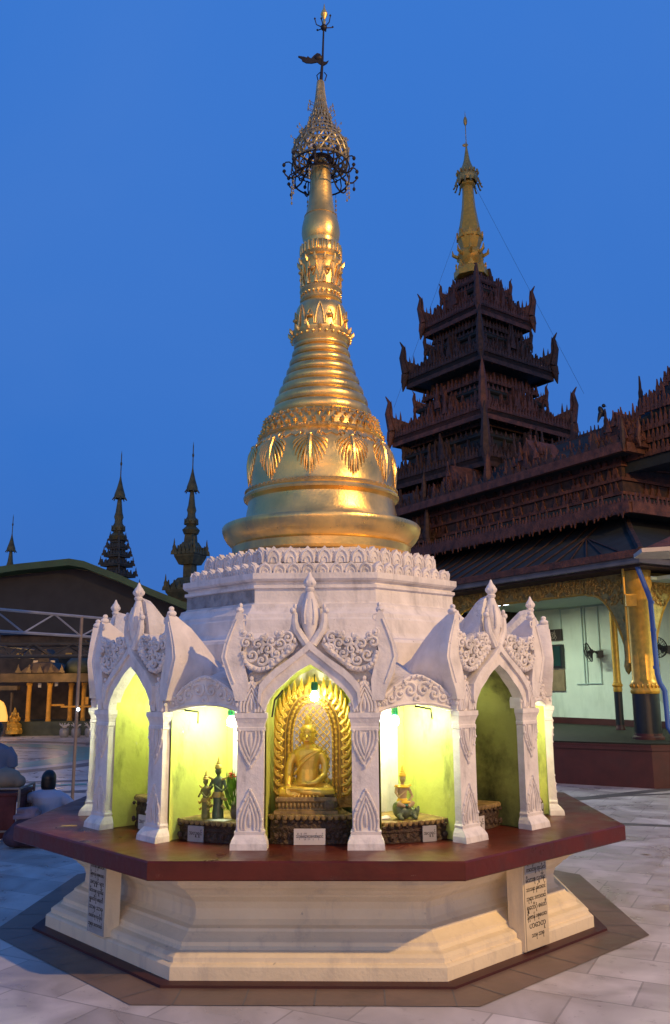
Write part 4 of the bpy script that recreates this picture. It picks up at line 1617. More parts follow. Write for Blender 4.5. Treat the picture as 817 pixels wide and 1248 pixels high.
# platform: its near edge is cut obliquely to the arcade
pl_ = [(2.2, 8.48), (5.05, 6.63), (7.2, 6.60), (16, 9.5), (10, 24), (0.5, 22)]


def platform(mb, grow, z0, z1):
    c = Vector((6, 12))
    p = [(x + (x - c.x) * grow, y + (y - c.y) * grow) for x, y in pl_]
    mb.prism(p, lambda u, v, h: (u, v, h), z0, z1)


platform(b, 0, 0.0, .56)
platform(b, .006, .56, .60)
platform(b, -.004, .60, .64)
pbuild(b, 'platform', 'maroon')
b = MB()
platform(b, -.006, .64, .662)
pbuild(b, 'floor', 'green_strip')
b = MB()
pbox(b, -9, 14, 3.0, 3.2, .66, 3.5)
pbuild(b, 'back_wall', 'pav_wall')
b = MB()
pbox(b, -9, 14, 2.985, 3.0, .66, .80)
pbuild(b, 'skirting', 'maroon')
b = MB()
pbox(b, -.25, 14, .06, 3.0, 3.30, 3.36)
pbox(b, -9, -.25, .2, 3.0, 3.30, 3.36)
pbuild(b, 'ceiling', 'pav_ceiling')
# raised mouldings and pipes on the wall
b = MB()
for s0 in (4.02, 4.10, 3.62):
    b.tube([PW(s0, 2.975, 1.55), PW(s0, 2.975, 3.3)], .012, 5)
b.tube([PW(4.35, 2.975, 1.55), PW(4.10, 2.975, 1.55)], .012, 5)
b.tube([PW(4.02, 2.975, 1.55), PW(4.12, 2.975, 1.55)], .012, 5)
b.tube([PW(4.02, 2.975, 1.56), PW(3.62, 2.975, 1.56)], .012, 5)
b.tube([PW(2.1, 2.975, 3.28), PW(4.8, 2.975, 3.28)], .012, 5)
b.tube([PW(2.1, 2.975, 1.2), PW(2.1, 2.975, 3.3)], .012, 5)
b.tube([PW(4.75, 2.975, 3.3), PW(4.75, 2.975, 2.6)], .012, 5)
pbuild(b, 'wall_conduit', 'pav_ceiling')

# columns
col0 = None


def column_mb(r_):
    a = MB()
    a.lathe([(r_ * 1.25, .66), (r_ * 1.25, .70), (r_ * 1.1, .72), (r_ * 1.08, .76)], 20)
    k = MB()
    k.lathe([(r_ * 1.06, .76), (r_ * 1.06, 1.40)], 20)
    g_ = MB()
    g_.lathe([(r_ * 1.1, 1.40), (r_ * 1.16, 1.42), (r_ * 1.16, 1.46), (r_ * 1.08, 1.50), (r_ * 1.14, 1.56), (r_ * 1.05, 1.60), (r_ * .95, 1.64), (r_ * .95, 3.10), (r_ * 1.05, 3.14), (r_ * 1.15, 3.2), (r_ * 1.15, 3.5)], 24)
    for q in range(18):
        aa = 2 * PI * q / 18
        g_.ell((r_ * 1.12 * math.cos(aa), r_ * 1.12 * math.sin(aa), 1.53), (.02, .02, .035), 6, 4)
    return a, k, g_


A_, K_, G_ = column_mb(.205)
a2, k2, g2 = column_mb(.075)
for s_, v, which in ((0, 0, 0), (5.6, 0, 0), (11, 0, 0), (0, 5.2, 0), (2.2, 1.85, 1), (7.4, 1.85, 1), (-3.4, 1.85, 1)):
    base, blk, gl = (A_, K_, G_) if which == 0 else (a2, k2, g2)
    p = PU * s_ + PV * v
    o = base.build('column', 'maroon', pav, loc=(p.x, p.y, 0))
    blk.build('black_shaft', 'column_black', o)
    gl.build('gilt_shaft', 'gold_paint', o)


# fretwork arch valances (carved gold screens): along U and along V from the corner column
def fret_arch(s0, s1, f, zt=3.50, zs=1.95, zc=3.15):
    """polygon with an arched lower edge between s0 and s1; f(s, z, h)"""
    mb = MB()
    L0 = s1 - s0
    low = []
    n = 20
    for i in range(n + 1):
        t = i / n
        x = s0 + L0 * t
        e = min(t, 1 - t) * L0
        if e < .62:
            q = e / .62
            z = zs + (zc - zs) * (1 - (1 - q) ** 2.6) ** .9 if q > 0 else zs
        else:
            z = zc + .05 * math.sin(PI * (e - .62) / max(.01, (L0 / 2 - .62)) / 2)
        low.append((x, z))
    fine = []
    for i in range(61):
        t = i / 60
        x = s0 + L0 * t
        e = min(t, 1 - t) * L0
        if e < .85:
            z = zs + (zc - zs) * (1 - (1 - e / .85) ** 2.4)
        else:
            z = zc + .03
        fine.append((x, z))
    poly = fine + [(s1, zt), (s0, zt)]
    mb.prism(poly, f, -.02, .0)
    trim = MB()
    trim.tube([f(x, z, -.01) for x, z in fine], .028, 6)
    fr = MB()
    random.seed(int(s0 * 10 + 50))
    # tangle of carved scrolls over the board
    for i in range(int(150 * L0 / 5)):
        x = s0 + random.random() * L0
        e = min(x - s0, s1 - x)
        zl = zs + (zc - zs) * (1 - (1 - min(1, e / .85)) ** 2.4) if e < .85 else zc
        z = zl + .05 + random.random() * max(.02, (zt - zl - .1))
        sp = spiral(x, z, .05 + .05 * random.random(), 1.2, random.choice((-1, 1)), random.random() * 6, 10)
        fr.tube([f(u, v, .012) for u, v in sp], [.016 - .001 * j for j in range(10)], 4)
        for q in range(3):
            a = random.random() * 6.28
            fr.ell(f(x + .07 * math.cos(a), z + .07 * math.sin(a), .012), (.02, .02, .012 + .02 * random.random()), 5, 3)
    # pendant corbels beside the columns
    for x in (s0 + .05, s1 - .05):
        tt = [f(x, z, .0) for z in (2.3, 2.0, 1.86, 1.78, 1.72)]
        fr.tube(tt, [.05, .05, .07, .05, .01], 8)
    return mb, trim, fr


fU = lambda s_, z, h: PW(s_, -h, z)
fV = lambda v, z, h: PW(h, v, z) if False else PW(-h, v, z)
for s0, s1, f in ((.27, 5.35, fU), (5.85, 10.75, fU), (.27, 4.95, fV)):
    mb, tr, fr = fret_arch(s0, s1, f)
    o = pbuild(mb, 'fretwork_arch', 'gold_dull')
    pbuild(tr, 'edge_moulding', 'gold_paint', o)
    pbuild(fr, 'scrollwork', 'gold_dull', o)

# eaves and roofs
b = MB()


def slope(mb, s0, s1, v0, z0, v1, z1, th=.06):
    """roof sheet along U from eave (v0,z0) up to (v1,z1), with a hip towards the corner"""
    mb.loft([[PW(s0, v0, z0), PW(s0 + (v1 - v0), v1, z1), PW(s0 + (v1 - v0), v1, z1 - th), PW(s0, v0, z0 - th)],
             [PW(s1, v0, z0), PW(s1, v1, z1), PW(s1, v1, z1 - th), PW(s1, v0, z0 - th)]])


# eave fascia boards (pale grey gutter line)
b = MB()
pbox(b, -.62, 13.5, -.66, -.54, 3.50, 3.60)
pbox(b, -.62, -.54, -.54, 9, 3.50, 3.60)
pbuild(b, 'gutter', 'roof_sheet_grey')
b = MB()
pbox(b, -.54, 13.5, -.54, 0.02, 3.46, 3.50)
pbox(b, -.54, .02, .02, 9, 3.46, 3.50)
pbuild(b, 'soffit', 'wood_dark')


def hip_roof(mb, s0, s1, v0, v1, z0, rs, z1):
    """hip roof with eave rectangle (s0..s1, v0..v1) at z0, upper rectangle inset by rs at z1"""
    lo = [(s0, v0), (s1, v0), (s1, v1), (s0, v1)]
    hi = [(s0 + rs, v0 + rs), (s1 - rs, v0 + rs), (s1 - rs, v1 - rs), (s0 + rs, v1 - rs)]
    mb.loft([[PW(s_, v, z0 - .08) for s_, v in lo], [PW(s_, v, z0) for s_, v in lo], [PW(s_, v, (z0 + z1) / 2 - .10) for s_, v in [((a + c) / 2, (b_ + d) / 2) for (a, b_), (c, d) in zip(lo, hi)]], [PW(s_, v, z1) for s_, v in hi]])


b = MB()
hip_roof(b, -.66, 13.5, -.66, 9.5, 3.68, 2.1, 5.05)
pbuild(b, 'lower_roof', 'roof_sheet')
b = MB()
for i in range(34):
    s_ = -.3 + i * .4
    q = 2.1
    b.tube([PW(s_, -.66, 3.70), PW(min(max(s_, 1.44), 11.4), 0.39, 4.29), PW(min(max(s_, 1.44), 11.4), 1.44, 5.07)], .018, 4)
b.tube([PW(-.66, -.66, 3.70), PW(.39, .39, 4.29), PW(1.44, 1.44, 5.07)], .06, 6)
pbuild(b, 'roof_seams', 'wood_dark')
b = MB()
hip_roof(b, .25, 12.8, .25, 9.0, 4.72, .7, 5.1)
pbuild(b, 'middle_roof', 'roof_sheet')
b = MB()
pbox(b, .2, 12.85, .17, .24, 4.56, 4.76)
pbox(b, .17, .24, .24, 9.0, 4.56, 4.76)
random.seed(44)
for i in range(130):
    flame(b, PW(.25 + i * .095, .20, 4.74), random.uniform(.10, .24), .12, PU)
    if i % 3:
        flame(b, PW(.25 + i * .095, .17, 4.60), -random.uniform(.06, .14), .10, PU)
for i in range(60):
    flame(b, PW(.20, .25 + i * .12, 4.74), random.uniform(.10, .24), .12, PV)
pbuild(b, 'middle_eave_carving', 'wood_red')
b = MB()
pbox(b, 1.0, 12.0, 1.0, 8.0, 4.6, 5.9)
pbuild(b, 'upper_wall', 'wood_dark')
b = MB()
hip_roof(b, .55, 12.4, .55, 8.5, 5.95, 1.6, 7.0)
pbuild(b, 'upper_roof', 'roof_sheet')
b = MB()
pbox(b, .50, 12.45, .46, .56, 5.80, 5.98)
pbox(b, .46, .56, .56, 8.5, 5.80, 5.98)
pbox(b, -.68, 13.5, -.71, -.67, 3.60, 3.72)
pbuild(b, 'eave_board', 'wood_red')


b = MB()
random.seed(5)
cresting(b, PW(.5, .5, 5.98), PW(12.3, .5, 5.98), 60, .16, .14, 6)
horn_stack(b, PW(.5, .5, 5.95), tuple(-(PU + PV)), .42)
pbuild(b, 'eave_cresting', 'wood_dark')
b = MB()
# main ridge, swept up at its near end
rp = [(2.0, 7.62), (2.6, 7.32), (3.4, 7.05), (4.6, 6.85), (6.5, 6.75), (11, 6.8)]
rp = [(1.0 + (s_ - 2.0), z + .15) for s_, z in rp]
SV = 2.0


def ridge_z(s_):
    T = [(-1.5, 9.1), (-.6, 8.35), (.1, 7.85), (.5, 7.56), (.86, 7.30), (1.4, 7.0), (2.26, 6.85), (3.1, 6.88), (5, 6.85), (9, 7.0), (11, 7.2)]
    for (a, za), (c, zc_) in zip(T, T[1:]):
        if s_ <= c:
            return za + (zc_ - za) * max(0, (s_ - a)) / (c - a)
    return 7.2


N = 70
for i in range(N):
    s_ = -.15 + i * .105
    z = ridge_z(s_)
    big = i % 9 == 4
    flame(b, PW(s_, SV, z - .03), (.50 + .20 * (i % 2)) if big else random.uniform(.12, .24), .17 if big else .10, PU)
pbuild(b, 'ridge_cresting', 'wood_dark')
b = MB()
secs = []
for i in range(21):
    s_ = -.2 + i * .4
    z = ridge_z(s_)
    secs.append([PW(s_, SV - .9, 5.55), PW(s_, SV - .9, min(z - 1.0, 6.6)), PW(s_, SV - .35, z - .45), PW(s_, SV - .1, z - .08), PW(s_, SV, z), PW(s_, SV + .1, z - .08), PW(s_, SV + 1.6, 5.9), PW(s_, SV, 5.7)])
b.loft(secs)
pbuild(b, 'ridge_roof', 'roof_sheet')
b = MB()
# carved gable face and tiers over the corner (all very dark)
for j, (ss, vv, z0, hh) in enumerate(((-.1, .9, 6.3, .9), (.6, 1.3, 6.6, .7))):
    pbox(b, 1.4 + ss, ss + 9, vv + .2, vv + 1.0, z0 - .5, z0 - .1)
for i in range(240):
    s_ = random.uniform(1.0, 9)
    z = 4.9 + .28 * random.randint(0, 3)
    flame(b, PW(s_, .98, z), .30, .12, PU)
for i in range(60):
    flame(b, PW(.98, random.uniform(1, 6), 4.9 + .28 * random.randint(0, 3)), .30, .12, PV)
for j in range(4):
    pbox(b, .95, 11.9, .94, 1.0, 4.84 + j * .28, 4.90 + j * .28)
    pbox(b, .94, 1.0, 1.0, 8, 4.84 + j * .28, 4.90 + j * .28)
pbuild(b, 'carved_frieze', 'wood_red')
b = MB()
random.seed(15)
for zz in (5.75, 6.0, 6.25):
    for i in range(70):
        if zz + .3 < min(ridge_z(-.15 + i * .1) - .9, 6.7):
            flame(b, PW(-.15 + i * .1, SV - .94, zz), random.uniform(.22, .36), .13, PU)
for i in range(26):
    for q in range(5):
        flame(b, PW(-.24, SV - .9 + i * .09, 5.6 + q * .3), random.uniform(.2, .36), .12, PV)
for dv, dz, hh in ((-.38, -.48, .30), (-.62, -.74, .34), (-.92, -1.02, .40)):
    for i in range(95):
        s_ = -.15 + i * .09
        z = ridge_z(s_) + dz
        if dv < -.9:
            z = min(ridge_z(s_) - 1.0, 6.6)
        flame(b, PW(s_, SV + dv - .03, z), hh * random.uniform(.45, 1.1), .13, PU)
pbuild(b, 'layered_carving', 'wood_red')
for g, (s_, v, z, W, H) in enumerate(((.9, .75, 6.0, .55, .9), (3.3, .72, 6.0, .6, .95), (5.9, .72, 6.0, .6, .95))):
    b = MB()
    # gabled dormer fronts piled up with flames
    for q in range(60):
        u = random.uniform(-1, 1)
        k = 1 - abs(u)
        flame(b, PW(s_ + u * W, v + random.uniform(-.05, .25), z + random.uniform(0, .75) * k * H), (.14 + .26 * k) * random.uniform(.7, 1.1), .13, PU)
    b.loft([[PW(s_ - W, v + .05, z - .1), PW(s_ + W, v + .05, z - .1), PW(s_, v + .05, z + H * .8)], [PW(s_ - W, v + .9, z - .1), PW(s_ + W, v + .9, z - .1), PW(s_, v + .9, z + H * .8)]])
    for sx in (-1, 1):
        horn_stack(b, PW(s_ + sx * W, v, z), tuple(PU * sx), .38)
    pbuild(b, 'carved_gable', 'wood_red')
# pale light strip lying on the lower roof
b = MB()
b.tube([(4.02, 12.2, 5.05), (4.3, 12.0, 5.25)], .05, 6)
o = b.build('roof_lamp', 'cream')
tag(o, 'small pale floodlamp tube lying on the dark roof below the tower', 'lamp')

# small canopy corner jutting in at the right edge
cp = empty('canopy', (5.4, 5.2, 0), 0, 'cream edged canopy corner jutting in at the right edge above the blue pipe', 'canopy')
b = MB()
b.loft([[(-.85, -.1, 3.40), (1.6, -1.2, 3.40), (1.6, .9, 3.40), (-.75, .5, 3.40)], [(-.85, -.1, 3.46), (1.6, -1.2, 3.46), (1.6, .9, 3.46), (-.75, .5, 3.46)]])
b.build('fascia', 'cream', cp)
b = MB()
b.loft([[(-.80, -.06, 3.462), (1.6, -1.1, 3.462), (1.6, .85, 3.462), (-.7, .45, 3.462)], [(-.3, .1, 3.68), (1.6, -.4, 3.85), (1.6, .4, 3.85), (-.3, .25, 3.68)]])
b.build('roof_sheet', 'wood_red', cp)
b = MB()
b.tube([(1.5, .3, 0), (1.5, .3, 3.4)], .05, 8)
b.build('post', 'steel_dark', cp)

# blue rain pipe, junction box with conduit: fixed on the corner column
b = MB()
pp = [(5.17, 7.15, 3.66), (5.37, 7.15, 3.05), (5.41, 7.15, 2.90), (5.43, 7.15, 1.72), (5.46, 7.15, 1.58), (5.53, 7.15, 1.45), (5.54, 7.15, .88), (5.60, 7.10, .74), (5.78, 6.95, .70)]
b.tube(pp, .042, 10)
for z in (1.8, 2.4, 2.85):
    b.tube([(5.42, 7.15, z), (5.42, 7.15, z + .05)], .050, 10)
pbuild(b, 'rain_pipe', 'blue_pipe')
b = MB()
b.box((5.15, 7.35, 2.93), (.18, .10, .20))
b.tube([(5.07, 7.38, 3.5), (5.07, 7.38, 1.9)], .022, 6)
pbuild(b, 'junction_box', 'gold_paint')

# wall fittings: fans, sign, screen, board, hanging lamp
def wall_fan(s_, z, label, yaw):
    p = PW(s_, 2.97, z)
    o = empty('wall_fan', p, 0, label, 'fan', 'fans on the pavilion wall')
    n = -PV
    b = MB()
    b.box((0, 0, 0), (.12, .12, .16))
    b.tube([(0, 0, 0), tuple(n * .18 + Vector((0, 0, .06))), tuple(n * .28 + Vector((0, 0, .04)))], .025, 8)
    b.build('bracket', 'fan_black', o)
    c = n * .34 + Vector((0, 0, .04))
    ax = Vector((n.x * math.cos(yaw) - n.y * math.sin(yaw), n.x * math.sin(yaw) + n.y * math.cos(yaw), -.25)).normalized()
    u = ax.orthogonal().normalized()
    v = ax.cross(u)
    cage = MB()
    for q in range(3):
        rr = (.20, .14, .07)[q]
        cage.tube([tuple(c + ax * (.05 + .02 * q) + (u * math.cos(a) + v * math.sin(a)) * rr) for a in [2 * PI * i / 24 for i in range(25)]], .006, 4)
    cage.tube([tuple(c + (u * math.cos(a) + v * math.sin(a)) * .21) for a in [2 * PI * i / 24 for i in range(25)]], .012, 5)
    for i in range(20):
        a = 2 * PI * i / 20
        cage.tube([tuple(c + (u * math.cos(a) + v * math.sin(a)) * .21), tuple(c + ax * .09 + (u * math.cos(a) + v * math.sin(a)) * .03)], .004, 3)
        cage.tube([tuple(c + (u * math.cos(a) + v * math.sin(a)) * .21), tuple(c - ax * .07 + (u * math.cos(a) + v * math.sin(a)) * .05)], .004, 3)
    cage.build('cage', 'fan_black', o)
    bl_ = MB()
    for i in range(3):
        a0 = 2 * PI * i / 3
        pts = []
        for rr, da, h in ((.03, 0, 0), (.17, -.35, .015), (.185, .25, -.01), (.10, .55, -.015)):
            pts.append(tuple(c + (u * math.cos(a0 + da) + v * math.sin(a0 + da)) * rr + ax * h))
        bl_.add(pts, [(0, 1, 2, 3)])
        bl_.add([tuple(Vector(q) + ax * .004) for q in pts], [(3, 2, 1, 0)])
    bl_.tube([tuple(c - ax * .09), tuple(c + ax * .05)], [.05, .035], 10)
    bl_.build('blade', 'fan_black', o)
    return o


wall_fan(3.62, 2.20, 'black wall fan on the green wall to the left of the gold column', -.6)
wall_fan(1.80, 2.24, 'black wall fan at the right edge beyond the blue pipe', .2)
b = MB()
pbox(b, 4.72, 5.40, 2.93, 2.98, 2.56, 2.82)
sg = b.build('wall_sign', 'sign_brown')
tag(sg, 'dark brown sign with pale lettering above the screen on the green wall', 'sign')
b = MB()
put_text(b, 'ဓမ္မာရုံ', .11, lambda x, y, h: PW(5.06 - x, 2.925 - h, 2.70 + y), .34)
put_text(b, 'ရွှေတိဂုံ', .07, lambda x, y, h: PW(5.06 - x, 2.925 - h, 2.60 + y), .40)
b.build('lettering', 'cream', sg)
b = MB()
pbox(b, 4.70, 5.42, 2.90, 2.98, 1.92, 2.46)
tv = b.build('television', 'fan_black')
tag(tv, 'flat dark television hung beneath the brown sign', 'television')
b = MB()
pbox(b, 4.74, 5.38, 2.89, 2.90, 1.97, 2.42)
b.build('screen', 'screen_off', tv)
b = MB()
pbox(b, 4.71, 5.41, 2.94, 2.98, 1.40, 1.88)
nb = b.build('notice_board', 'board')
tag(nb, 'brown notice board under the television on the green wall', 'notice board')
lp_ = empty('hanging_lamp', PW(5.0, 2.2, 2.82), 0, 'grey cone lamp hanging from the green ceiling over the brown sign', 'lamp')
b = MB()
b.lathe([(.04, .30), (.05, .26), (.11, .16), (.17, .04), (.18, 0), (.17, 0), (.10, .15)], 18, cap=False)
b.build('shade', 'steel', lp_)
b = MB()
b.tube([(0, 0, .28), (0, 0, .48)], .008, 5)
b.build('cord', 'wire', lp_)

# fluorescent tubes under the pavilion ceiling (they light the green wall)
for i, (s_, v, pw) in enumerate(((8.5, .55, 100), (4.45, .55, 130), (-2.0, 1.6, 90))):
    o = empty('ceiling_lamp', PW(s_, v, 3.24), math.atan2(PU.y, PU.x), ('far', 'middle', 'near')[i] + ' fluorescent tube under the green pavilion ceiling', 'lamp', 'fluorescent tubes of the pavilion')
    b = MB()
    b.box((0, 0, .03), (1.25, .07, .05))
    b.build('housing', 'paper', o)
    b = MB()
    b.tube([(-.6, 0, -.012), (.6, 0, -.012)], .014, 8)
    b.build('tube', 'glow_white', o)
    ld = bpy.data.lights.new('tube_light', 'AREA')
    ld.shape = 'RECTANGLE'
    ld.size = 1.2
    ld.size_y = .05
    ld.energy = pw
    ld.color = (.84, 1.0, .80)
    lo = bpy.data.objects.new('tube_light', ld)
    COL.objects.link(lo)
    lo.location = PW(s_, v, 3.20)
    lo.rotation_euler.z = math.atan2(PU.y, PU.x)

# ------------------------------------------------------------------ tiered wooden tower (pyatthat)
TC = Vector((4.45, 16.0))
tw = empty('tiered_tower', (TC.x, TC.y, 0), R(-9), 'dark carved wooden tower of stacked roofs with slim gold spire behind the pavilion', 'tower')


def sq(hd, z):
    """square ring whose corner points to the viewer; hd = half diagonal"""
    return [(0, -hd, z), (hd, 0, z), (0, hd, z), (-hd, 0, z)]


tiers = [(11.50, 1.52, .66, 13.35), (9.98, 2.05, 1.16, 11.3), (8.28, 2.48, 1.50, 9.8), (6.95, 2.85, 1.85, 8.15), (5.5, 3.3, 2.2, 6.8)]
walls = MB()
walls.loft([sq(2.1, 0), sq(2.1, 5.4)])
for z, e, w_, zt in tiers:
    pass
wz = [(5.4, 2.3, 6.95, 2.1), (6.9, 1.95, 8.28, 1.8), (8.2, 1.62, 10.0, 1.34), (9.9, 1.30, 11.52, 1.04), (11.4, .78, 13.3, .42)]
for z0, h0, z1, h1 in wz:
    walls.loft([sq(h0 * .88, z0), sq(h1 * .88, z1)])
walls.build('wall', 'wood_dark', tw)
post = MB()
for z0, h0, z1, h1 in wz:
    for k in range(4):
        c0 = Vector(sq(h0, z0)[k])
        c1 = Vector(sq(h1, z1)[k])
        pm = MB()
        pm.tube([Vector((c0.x * .95, c0.y * .95, c0.z)), Vector((c1.x * .95, c1.y * .95, c1.z))], .055, 6)
        pm.build('corner_post', 'wood_dark', tw)
    # railing lattice band between posts
    for k in range(4):
        c0 = Vector(sq(h0, z0)[k])
        c1 = Vector(sq(h0, z0)[(k + 1) % 4])
        for j in range(6):
            q = c0 + (c1 - c0) * (j + .5) / 6
            flame(post, q, .35, .25, c1 - c0)
post.build('carved_railing', 'wood_red', tw)
TZ = {}
for i, (z, e, w_, zt) in enumerate(tiers):
    rf = MB()
    mid = (e + w_) / 2 * .92
    rf.loft([sq(e * .93, z - .10), sq(e, z - .06), sq(e, z + .10), sq(mid, z + .34), sq(w_ + .16, z + .80)])
    up_ = w_ + .30
    rf.loft([sq(up_ * .96, z + .76), sq(up_, z + .80), sq(up_, z + .88), sq(w_ * .85, z + 1.15), sq(w_ * .62, z + 1.38)])
    o = rf.build('roof_tier', 'roof_sheet', tw)
    cr = MB()
    random.seed(20 + i)
    for k in range(4):
        a = Vector(sq(e, z + .06)[k])
        c = Vector(sq(e, z + .06)[(k + 1) % 4])
        # eave board
        cr.loft([[tuple(a + Vector((0, 0, -.24))), tuple(c + Vector((0, 0, -.24))), tuple(c + Vector((0, 0, .12))), tuple(a + Vector((0, 0, .12)))],
                 [tuple(Vector((p.x * .97, p.y * .97, p.z))) for p in (a + Vector((0, 0, -.24)), c + Vector((0, 0, -.24)), c + Vector((0, 0, .12)), a + Vector((0, 0, .12)))]])
        cresting(cr, a, c, 22 + i * 4, .26, .17, 0)
        cresting(cr, a * .9 + Vector((0, 0, z * .1 + .12)), c * .9 + Vector((0, 0, z * .1 + .12)), 16 + i * 3, .30, .2, 0)
        # gable pediment in the middle of every side: triangular pile of flames
        m_ = (a + c) / 2
        dd = (c - a).normalized()
        inn = Vector((-m_.x, -m_.y, 0)).normalized()
        W = (c - a).length * .30
        for q in range(46):
            u = random.uniform(-1, 1)
            hh = (1 - abs(u)) * 1.0
            flame(cr, m_ + dd * u * W + inn * random.uniform(.02, .45) + Vector((0, 0, random.uniform(0, .5) * hh)), .25 + .45 * hh, .20, dd)
        ua = Vector(sq(up_, z + .86)[k])
        uc = Vector(sq(up_, z + .86)[(k + 1) % 4])
        cresting(cr, ua, uc, 11 + i * 2, .16, .12, 0)
        horn_stack(cr, Vector(sq(e * 1.0, z + .08)[k]), (a.x, a.y, 0), .92 + .06 * i)
        horn_stack(cr, ua, (ua.x, ua.y, 0), .50)
        # carved brackets hanging under the eave
        for q in range(10):
            t = (q + .5) / 10
            p = a + (c - a) * t
            cr.tube([tuple(p + Vector((-p.x * .03, -p.y * .03, -.10))), tuple(p + Vector((-p.x * .05, -p.y * .05, -.26)))], [.05, .01], 4)
    for k in range(4):
        # overlapping carved skirt hanging over the recess
        a = Vector(sq(w_ + .10, z + 1.10)[k])
        c = Vector(sq(w_ + .10, z + 1.10)[(k + 1) % 4])
        cresting(cr, a, c, 12 + i * 2, .30, .2, 0)
        a = Vector(sq(e * .80, z + .30)[k])
        c = Vector(sq(e * .80, z + .30)[(k + 1) % 4])
        cresting(cr, a, c, 14 + i * 2, .34, .2, 3, 1.3)
    cr.build('carved_cresting', 'wood_red' if i % 2 == 0 else 'wood_dark', o)
# gold spire
sp_ = MB()
ox, oy = -.10, 0
sp_.lathe([(.50, 13.05), (.50, 13.25), (.42, 13.35), (.30, 13.42), (.27, 13.50), (.33, 13.60), (.38, 13.75), (.36, 13.85), (.27, 13.95), (.30, 14.05), (.36, 14.22), (.38, 14.36), (.33, 14.42), (.31, 14.60), (.25, 14.95), (.20, 15.3), (.17, 15.7), (.165, 15.95), (.22, 16.0), (.22, 16.06), (.17, 16.1), (.17, 16.5)], 8, (ox, oy, 0), smooth=False)
for k in range(8):
    a = k * PI / 4
    flame(sp_, (ox + .36 * math.cos(a), oy + .36 * math.sin(a), 14.25), .26, .2, (-math.sin(a), math.cos(a), 0))
    sp_.tube([(ox + .36 * math.cos(a), .36 * math.sin(a), 13.72), (ox + .50 * math.cos(a), .50 * math.sin(a), 13.80), (ox + .52 * math.cos(a), .52 * math.sin(a), 13.95)], [.06, .05, .01], 5)
    flame(sp_, (ox + .42 * math.cos(a), oy + .42 * math.sin(a), 13.3), .22, .2, (-math.sin(a), math.cos(a), 0))
sp_.build('gold_spire', 'gold_paint', tw)
ht = MB()
ht.lathe([(.28, 16.10), (.30, 16.22), (.28, 16.38), (.21, 16.52), (.14, 16.68), (.09, 16.85), (.06, 17.05), (.03, 17.25), (.012, 17.5), (.012, 18.3), (.002, 18.5)], 14, (ox, oy, 0), cap=False)
for k in range(14):
    a = 2 * PI * k / 14
    ht.tube([(ox + .33 * math.cos(a), .33 * math.sin(a), 16.15), (ox + .37 * math.cos(a), .37 * math.sin(a), 16.0), (ox + .42 * math.cos(a), .42 * math.sin(a), 15.92)], [.035, .02, .03], 4)
    ht.ell((ox + .31 * math.cos(a), .31 * math.sin(a), 16.40), (.04, .04, .07), 5, 4)
ht.ell((ox - .03, 0, 17.35), (.09, .02, .06), 6, 5)
ht.ell((ox, 0, 18.15), (.06, .06, .16), 6, 5)
ht.build('umbrella_finial', 'gold_dull', tw)
# guy wires
b = MB()
b.tube([(ox + .2, 0, 16.0), (2.6, -1.5, 8.9)], .004, 3)
b.tube([(ox + .2, 0, 16.0), (-2.4, -.2, 9.2)], .004, 3)
b.build('guy_wire', 'wire', tw)

# wooden annex roofs stepping down left of the tower, beside the gold bell
ax_ = empty('wooden_annex', (2.6, 15.2, 0), 0, 'dark carved wooden annex half hidden between the gold bell and the tower', 'building')
b = MB()
b.box((.4, .5, 3), (2.0, 2.5, 6), R(40))
b.build('wall', 'wood_dark', ax_)
b = MB()
random.seed(9)
for j, (z, e) in enumerate(((5.9, 1.2), (5.0, 1.6), (4.1, 2.0))):
    b.loft([[(x, y + .3, zz) for x, y, zz in sq(e, z)], [(x, y + .3, zz) for x, y, zz in sq(e, z + .12)], [(x, y + .3, zz) for x, y, zz in sq(e * .5, z + .6)]])
    for k in range(4):
        a = Vector(sq(e, z + .1)[k]) + Vector((0, .3, 0))
        c = Vector(sq(e, z + .1)[(k + 1) % 4]) + Vector((0, .3, 0))
        cresting(b, a, c, 12, .3, .2, 4, 1.8)
        horn_stack(b, a, (a.x, a.y, 0), .7)
b.build('carved_roof', 'wood_dark', ax_)

# crow on the ridge
cw = MB()
cw.ell((0, 0, .09), (.05, .05, .10), 10, 8, Matrix.Rotation(R(-25), 3, 'Y'))
cw.ell((.055, 0, .20), (.036, .034, .036), 10, 8)
cw.tube([(.08, 0, .20), (.125, 0, .19)], [.014, .003], 6)
cw.tube([(-.02, 0, .05), (-.07, 0, -.06), (-.09, 0, -.12)], [.045, .025, .012], 8)
for sy in (-1, 1):
    cw.tube([(.0, sy * .02, .02), (.005, sy * .02, -.05)], .006, 5)
cr_ = cw.build('crow', 'crow', loc=PW(2.26, SV, ridge_z(2.26) + .34), rz=R(20), fuse=.01, smooth_it=2)
cr_.scale = (1.25,) * 3
tag(cr_, 'black crow perched on a spike of the dark roof ridge', 'bird')

# ------------------------------------------------------------------ LEFT SIDE
# big shelter with green roof edge
sd2 = empty('shelter', (-6, 14, 0), 0, 'large dark shelter with a green edged gently arched roof at the left', 'shelter')
ga = [(-4.5, 4.25), (-3.2, 4.22), (-2.4, 4.24), (-1.2, 4.42), (-.4, 4.50), (0, 4.54), (.35, 4.48), (1.2, 4.15), (2.0, 3.80), (2.8, 3.48), (3.4, 3.26)]
b = MB()
poly = ga + [(u, z - .16) for u, z in ga[::-1]]
b.prism(poly, lambda u, v, h: (u, h, v), -.6, 6)
b.build('roof', 'shed_green', sd2)
b = MB()
poly = [(u, z - .17) for u, z in ga] + [(3.4, 2.75), (-4.5, 2.9)]
b.prism(poly, lambda u, v, h: (u, h, v), -.02, .06)
b.build('gable_panel', 'shed_dark', sd2)


